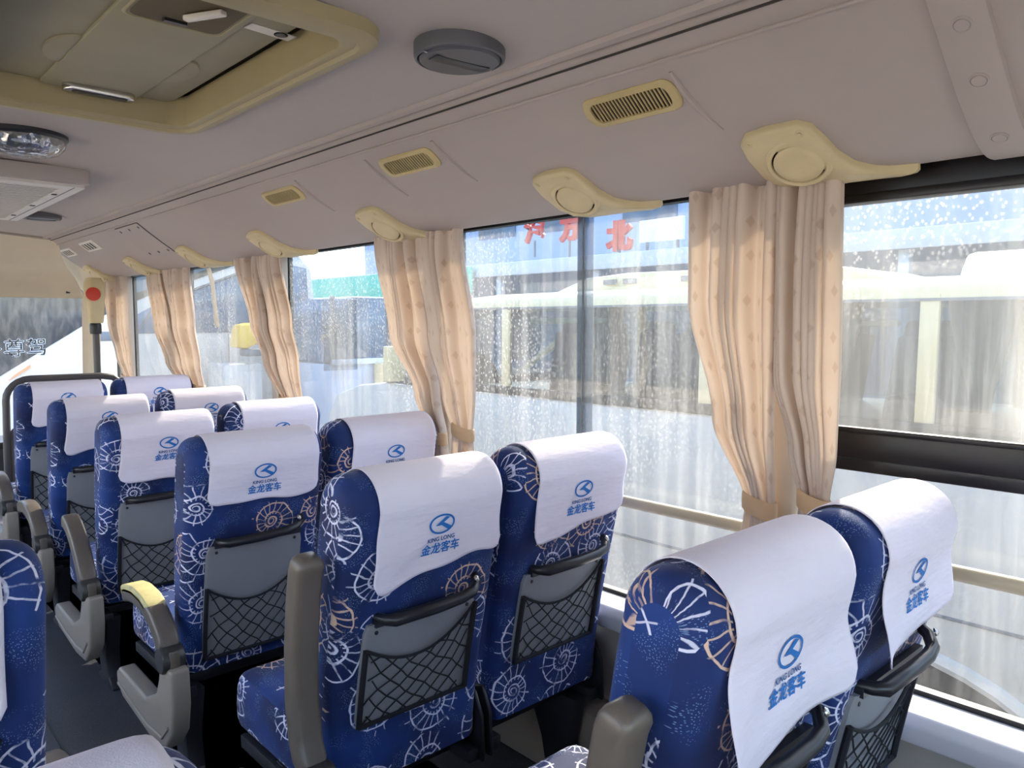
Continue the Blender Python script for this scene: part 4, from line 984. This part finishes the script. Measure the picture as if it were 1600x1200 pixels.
# big white coach standing across the front
CY = 11.0
co = empty('coach', (2.0, CY + 1.2, GZ)); tag(co, 'large white coach with dark upper glass parked across in front', 'coach')
CO = Vector(co.location)
def cput(b, name, mat, bev=None, **kw):
    if bev: b.bevel(bev, 2)
    o = b.obj(name, M[mat], co, **kw); o.location = -CO; return o
body = [(-4.5, -0.85), (5.75, -0.85), (5.95, -0.3), (6.0, 1.04), (5.9, 2.05), (5.6, 2.35), (-4.5, 2.35)]
b = B(); b.prism(body, CY, CY + 2.4, 'y'); cput(b, 'body', 'bus_white', 0.06)
e1 = [(-4.5, -0.30), (0.9, 0.02), (1.731, 0.56), (2.2, 0.87), (2.675, 1.18), (3.1, 1.40), (3.47, 1.57), (4.0, 1.77), (4.63, 2.02), (5.1, 2.2)]
b = B(); b.prism(e1 + [(5.1, 2.28), (-4.5, 2.28)], CY - 0.012, CY + 0.05, 'y'); cput(b, 'dark_upper_glass', 'coach_black')
b = B(); b.prism([(2.75, 1.42), (3.2, 1.56), (3.9, 1.82), (4.5, 2.06), (4.5, 2.24), (2.75, 2.24)], CY - 0.020, CY, 'y'); cput(b, 'pale_side_glass', 'coach_glass')
b = B(); b.prism([(3.30, 1.06), (5.85, 1.06), (5.80, 2.05), (5.3, 2.12), (4.7, 1.90), (4.05, 1.64), (3.52, 1.43), (3.25, 1.28)], CY - 0.014, CY + 0.05, 'y'); cput(b, 'blue_side_glass', 'coach_glass', 0.01)
b = B(); b.tube([(3.32, CY - 0.01, 1.10), (3.55, CY - 0.02, 1.46), (4.05, CY - 0.02, 1.66), (4.7, CY - 0.02, 1.92), (5.3, CY - 0.02, 2.12)], 0.016, 6); cput(b, 'glass_trim', 'bus_grey')
b = B(); b.box((3.02, CY - 0.014, 1.03), (0.42, 0.02, 0.12)); cput(b, 'door_handle_recess', 'bus_grey', 0.03)
b = B(); b.box((4.55, CY - 0.004, 0.16), (0.012, 0.01, 1.8)); cput(b, 'panel_seam', 'bus_grey')
b = B(); b.loft([[(1.94 + dx * k, CY - 0.03, 0.595 + dx * 0.62 * k + dz) for dx, dz in ((-0.13, -0.012), (0.11, -0.012), (0.11, 0.025), (-0.06, 0.012))] for k in (1,)] + [[(1.94 + dx, CY, 0.595 + dx * 0.62 + dz) for dx, dz in ((-0.13, -0.012), (0.11, -0.012), (0.11, 0.025), (-0.06, 0.012))]]); cput(b, 'side_lamp', 'orange')
for s_, x_, z_, sz in (('凯·尊驾', 1.86, 0.90, 0.235),):
    v, f = heavy(text_geo(s_, sz), 0.005); b = B(); b.poly([(x_ + p[0], CY - 0.016, z_ + p[1] + 0.03 * p[0]) for p in v], f); cput(b, 'lettering', 'letter_white', recalc=False)
for x_ in (-2.6, 3.6): 
    wh = B(); wh.lathe([(0.3, -0.1), (0.48, -0.1), (0.5, -0.05), (0.5, 0.05), (0.48, 0.1), (0.3, 0.1), (0.2, 0.03), (0, 0.05)], (x_, CY + 0.12, GZ + 0.5), (0, -1, 0), 28); cput(wh, 'wheel', 'tyre')

# yellow site machine beside the coach, box van with glazed cab behind the second curtain
ym = empty('loader', (4.42, 10.4, GZ)); tag(ym, 'yellow loader cab standing before the white coach', 'loader')
b = B(); b.box((0, 0.1, 1.05), (0.55, 0.6, 1.5)); b.bevel(0.05, 2).obj('chassis', M['bus_white'], ym)
b = B(); b.prism([(-0.12, 2.02), (0.02, 2.0), (0.20, 2.08), (0.26, 2.24), (0.12, 2.36), (-0.08, 2.32)], -0.30, 0.0, 'y'); b.bevel(0.04, 2).obj('yellow_cowl', M['yellow'], ym)
b = B(); b.box((0.10, -0.22, 1.95), (0.26, 0.2, 0.10)); b.bevel(0.03, 2).obj('bracket', M['bus_grey'], ym)
b = B(); b.tube([(-0.35, -0.2, 2.3), (-0.42, -0.25, 2.9), (-0.55, -0.25, 3.4)], 0.03, 8).obj('arm', M['tie'], ym)
van = empty('box_van', (6.0, 9.2, GZ)); tag(van, 'grey green box van with tall glass cab between the curtains', 'van')
b = B(); b.box((0.2, 0.9, 1.05), (1.9, 1.6, 1.5)); b.bevel(0.06, 2).obj('lower_body', M['bldg2'], van)
b = B(); b.prism([(-0.75, 1.8), (1.15, 1.8), (1.1, 2.5), (0.9, 2.72), (-0.4, 2.72), (-0.65, 2.5)], 0.12, 1.7, 'y'); b.bevel(0.05, 2).obj('cab', M['coach_glass'], van)
for x_ in (-0.72, 0.2, 1.1): B().box((x_, 0.10, 2.24), (0.07, 0.05, 0.95)).bevel(0.01).obj('cab_pillar', M['bus_grey'], van)
B().box((0.2, 0.09, 1.82), (1.9, 0.05, 0.08)).bevel(0.01).obj('waist_rail', M['board_white'], van)
B().box((-0.75, -0.15, 2.2), (0.5, 0.03, 0.95)).bevel(0.01).obj('open_door_glass', M['glass_dark'], van)
b = B(); b.box((0.15, 0.0, 1.55), (0.5, 0.2, 0.5)); b.bevel(0.05).obj('radiator_guard', M['bus_cream'], van)
for k in range(5): B().box((-0.04 + k * 0.095, -0.11, 1.55), (0.018, 0.02, 0.46)).obj('guard_bar', M['bus_grey'], van)

# long shed with canopy, sign letters and a billboard
sh = empty('shed', (14.0, 12.0, GZ)); tag(sh, 'long blue grey shed with a pale canopy behind the minibus', 'building')
b = B(); b.box((2.0, 0.0, 2.0), (3.0, 26.0, 4.0)).obj('wall', M['bldg'], sh)
b = B(); b.prism([(-2.2, 3.42), (3.6, 3.95), (3.6, 4.15), (-2.2, 3.72)], -14.0, 12.0, 'y'); b.bevel(0.03, 2).obj('canopy', M['bldg2'], sh)
for k in range(8): B().box((-1.9, -10.5 + k * 3.0, 1.72), (0.16, 0.16, 3.44)).bevel(0.02).obj('post', M['bldg2'], sh)
for k in range(12): B().box((0.48, -11.5 + k * 2.1, 2.1), (0.06, 1.3, 1.5)).bevel(0.02).obj('shutter', M['coach_glass'], sh)
B().box((-2.35, 6.0, 3.36), (0.06, 8.0, 0.62)).bevel(0.01).obj('teal_hoarding', M['teal'], sh)
for ch, y, z, s_ in (('北', -2.10, 4.08, 0.62), ('方', -0.75, 4.36, 0.55), ('汽', 0.30, 4.43, 0.62)):
    v, f = text_geo(ch, s_, 0.03, 0.0); e = empty('sign_letter', (12.0 - 0.0, 12.0 + y, GZ + z)); tag(e, {'北': 'rightmost red sign letter on the canopy edge', '方': 'middle red sign letter on the canopy edge', '汽': 'leftmost red sign letter on the canopy edge'}[ch], 'sign letter', 'red sign letters')
    b = B(); n0 = len(v); b.poly([(0, -p[0], p[1]) for p in v] + [(0.08, -p[0], p[1]) for p in v], f + [tuple(i + n0 for i in q[::-1]) for q in f])
    ed = {}
    for q in f:
        for i in range(len(q)):
            k = tuple(sorted((q[i], q[(i + 1) % len(q)]))); ed[k] = ed.get(k, 0) + 1
    b.bm.verts.ensure_lookup_table()
    for (i, j), c in ed.items():
        if c == 1: b.bm.faces.new([b.bm.verts[i], b.bm.verts[j], b.bm.verts[j + n0], b.bm.verts[i + n0]])
    b.obj('letter', M['letter_red'], e)
    B().tube([(0.04, 0.0, -0.42 * s_), (0.04, 0.0, -0.62)], 0.025, 6).obj('stand', M['bus_grey'], e)
bb = empty('billboard', (12.0, 8.85, GZ + 4.1)); tag(bb, 'blank white rectangular board above the shed canopy', 'billboard')
B().box((0, 0, 0), (0.08, 1.0, 0.42)).bevel(0.01).obj('panel', M['board_white'], bb)
for s_ in (-0.35, 0.35): B().tube([(0.03, s_, -0.2), (0.03, s_, -0.6)], 0.03, 6).obj('stand', M['bus_grey'], bb)

B().box((3.2, 0.0, 5.6), (2.6, 27.0, 3.4)).obj('added_upper_storey', M['bldg_hi'], sh)  # storey added above the canopy to cover overbright sky
for k in range(9): B().box((1.88, -11.5 + k * 2.9, 5.5), (0.06, 1.7, 1.1)).bevel(0.02).obj('added_upper_window', M['coach_glass'], sh)
# second coach behind the minibus at the right, and one added unseen on the left to bounce sunlight in
def simple_coach(name_l, x0, y0, y1, wdt=2.4, top=2.15, face=-1):
    e = empty('parked_coach', (x0 + wdt / 2, (y0 + y1) / 2, GZ)); tag(e, name_l, 'coach'); L = (y1 - y0) / 2
    prof = [(-wdt / 2, 0.35), (-wdt / 2 - 0.02, 1.6), (-wdt / 2 + 0.10, top - GZ - 0.2), (-wdt / 2 + 0.3, top - GZ), (wdt / 2 - 0.3, top - GZ), (wdt / 2 - 0.10, top - GZ - 0.2), (wdt / 2 + 0.02, 1.6), (wdt / 2, 0.35)]
    b = B(); b.prism(prof, -L, L, 'y'); b.bevel(0.08, 2).obj('body', M['bus_white'], e)
    n = max(3, int(2 * L / 1.5)); w_ = 2 * L / n
    for k in range(n):
        for s_ in (-1, 1):
            b = B(); b.prism([(-L + k * w_ + 0.06, 1.72), (-L + (k + 1) * w_ - 0.06, 1.72), (-L + (k + 1) * w_ - 0.06, 2.72), (-L + k * w_ + 0.06, 2.72)], s_ * (wdt / 2 - 0.06), s_ * (wdt / 2 + 0.028), 'x')
            b.bevel(0.01).obj('side_window', M['coach_glass'], e)
    for y in (-L * 0.6, L * 0.6):
        for s_ in (-1, 1):
            B().lathe([(0.3, -0.1), (0.48, -0.1), (0.5, -0.05), (0.5, 0.05), (0.48, 0.1), (0.3, 0.1), (0.2, 0.03), (0, 0.05)], (s_ * (wdt / 2 - 0.06), y, 0.5), (s_, 0, 0), 24).obj('wheel', M['tyre'], e)
    return e
simple_coach('white coach standing behind the minibus towards the right', 8.2, -8.0, 2.6, top=1.9)
simple_coach('unseen white coach added on the left to bounce sunlight inside', -5.6, -5.0, 6.5, top=2.1)  # out of view, added as a sunlit reflector for the left windows
bs = empty('shrub', (7.3, 1.9, GZ)); 
bm_ = B()
rn = random.Random(4)
for k in range(260):
    a, z, r_ = rn.uniform(0, 2 * PI), rn.uniform(0.1, 1.0), rn.uniform(0.1, 0.5); c = Vector((r_ * math.cos(a), r_ * math.sin(a), z)); s_ = 0.06
    d1 = Vector((rn.uniform(-1, 1), rn.uniform(-1, 1), rn.uniform(-1, 1))).normalized() * s_; d2 = Vector((rn.uniform(-1, 1), rn.uniform(-1, 1), rn.uniform(-1, 1))).normalized() * s_
    bm_.poly([c - d1, c + d2, c + d1, c - d2], [(0, 1, 2, 3)])
tag(bs, 'green shrub on the ground beyond the minibus', 'shrub'); tag(bm_.obj('leaves', M['bush'], bs, smooth=False), kind='stuff')
B().tube([(0, 0, 0), (0, 0, 0.7)], 0.03, 6).obj('stem', M['seat_dark'], bs)
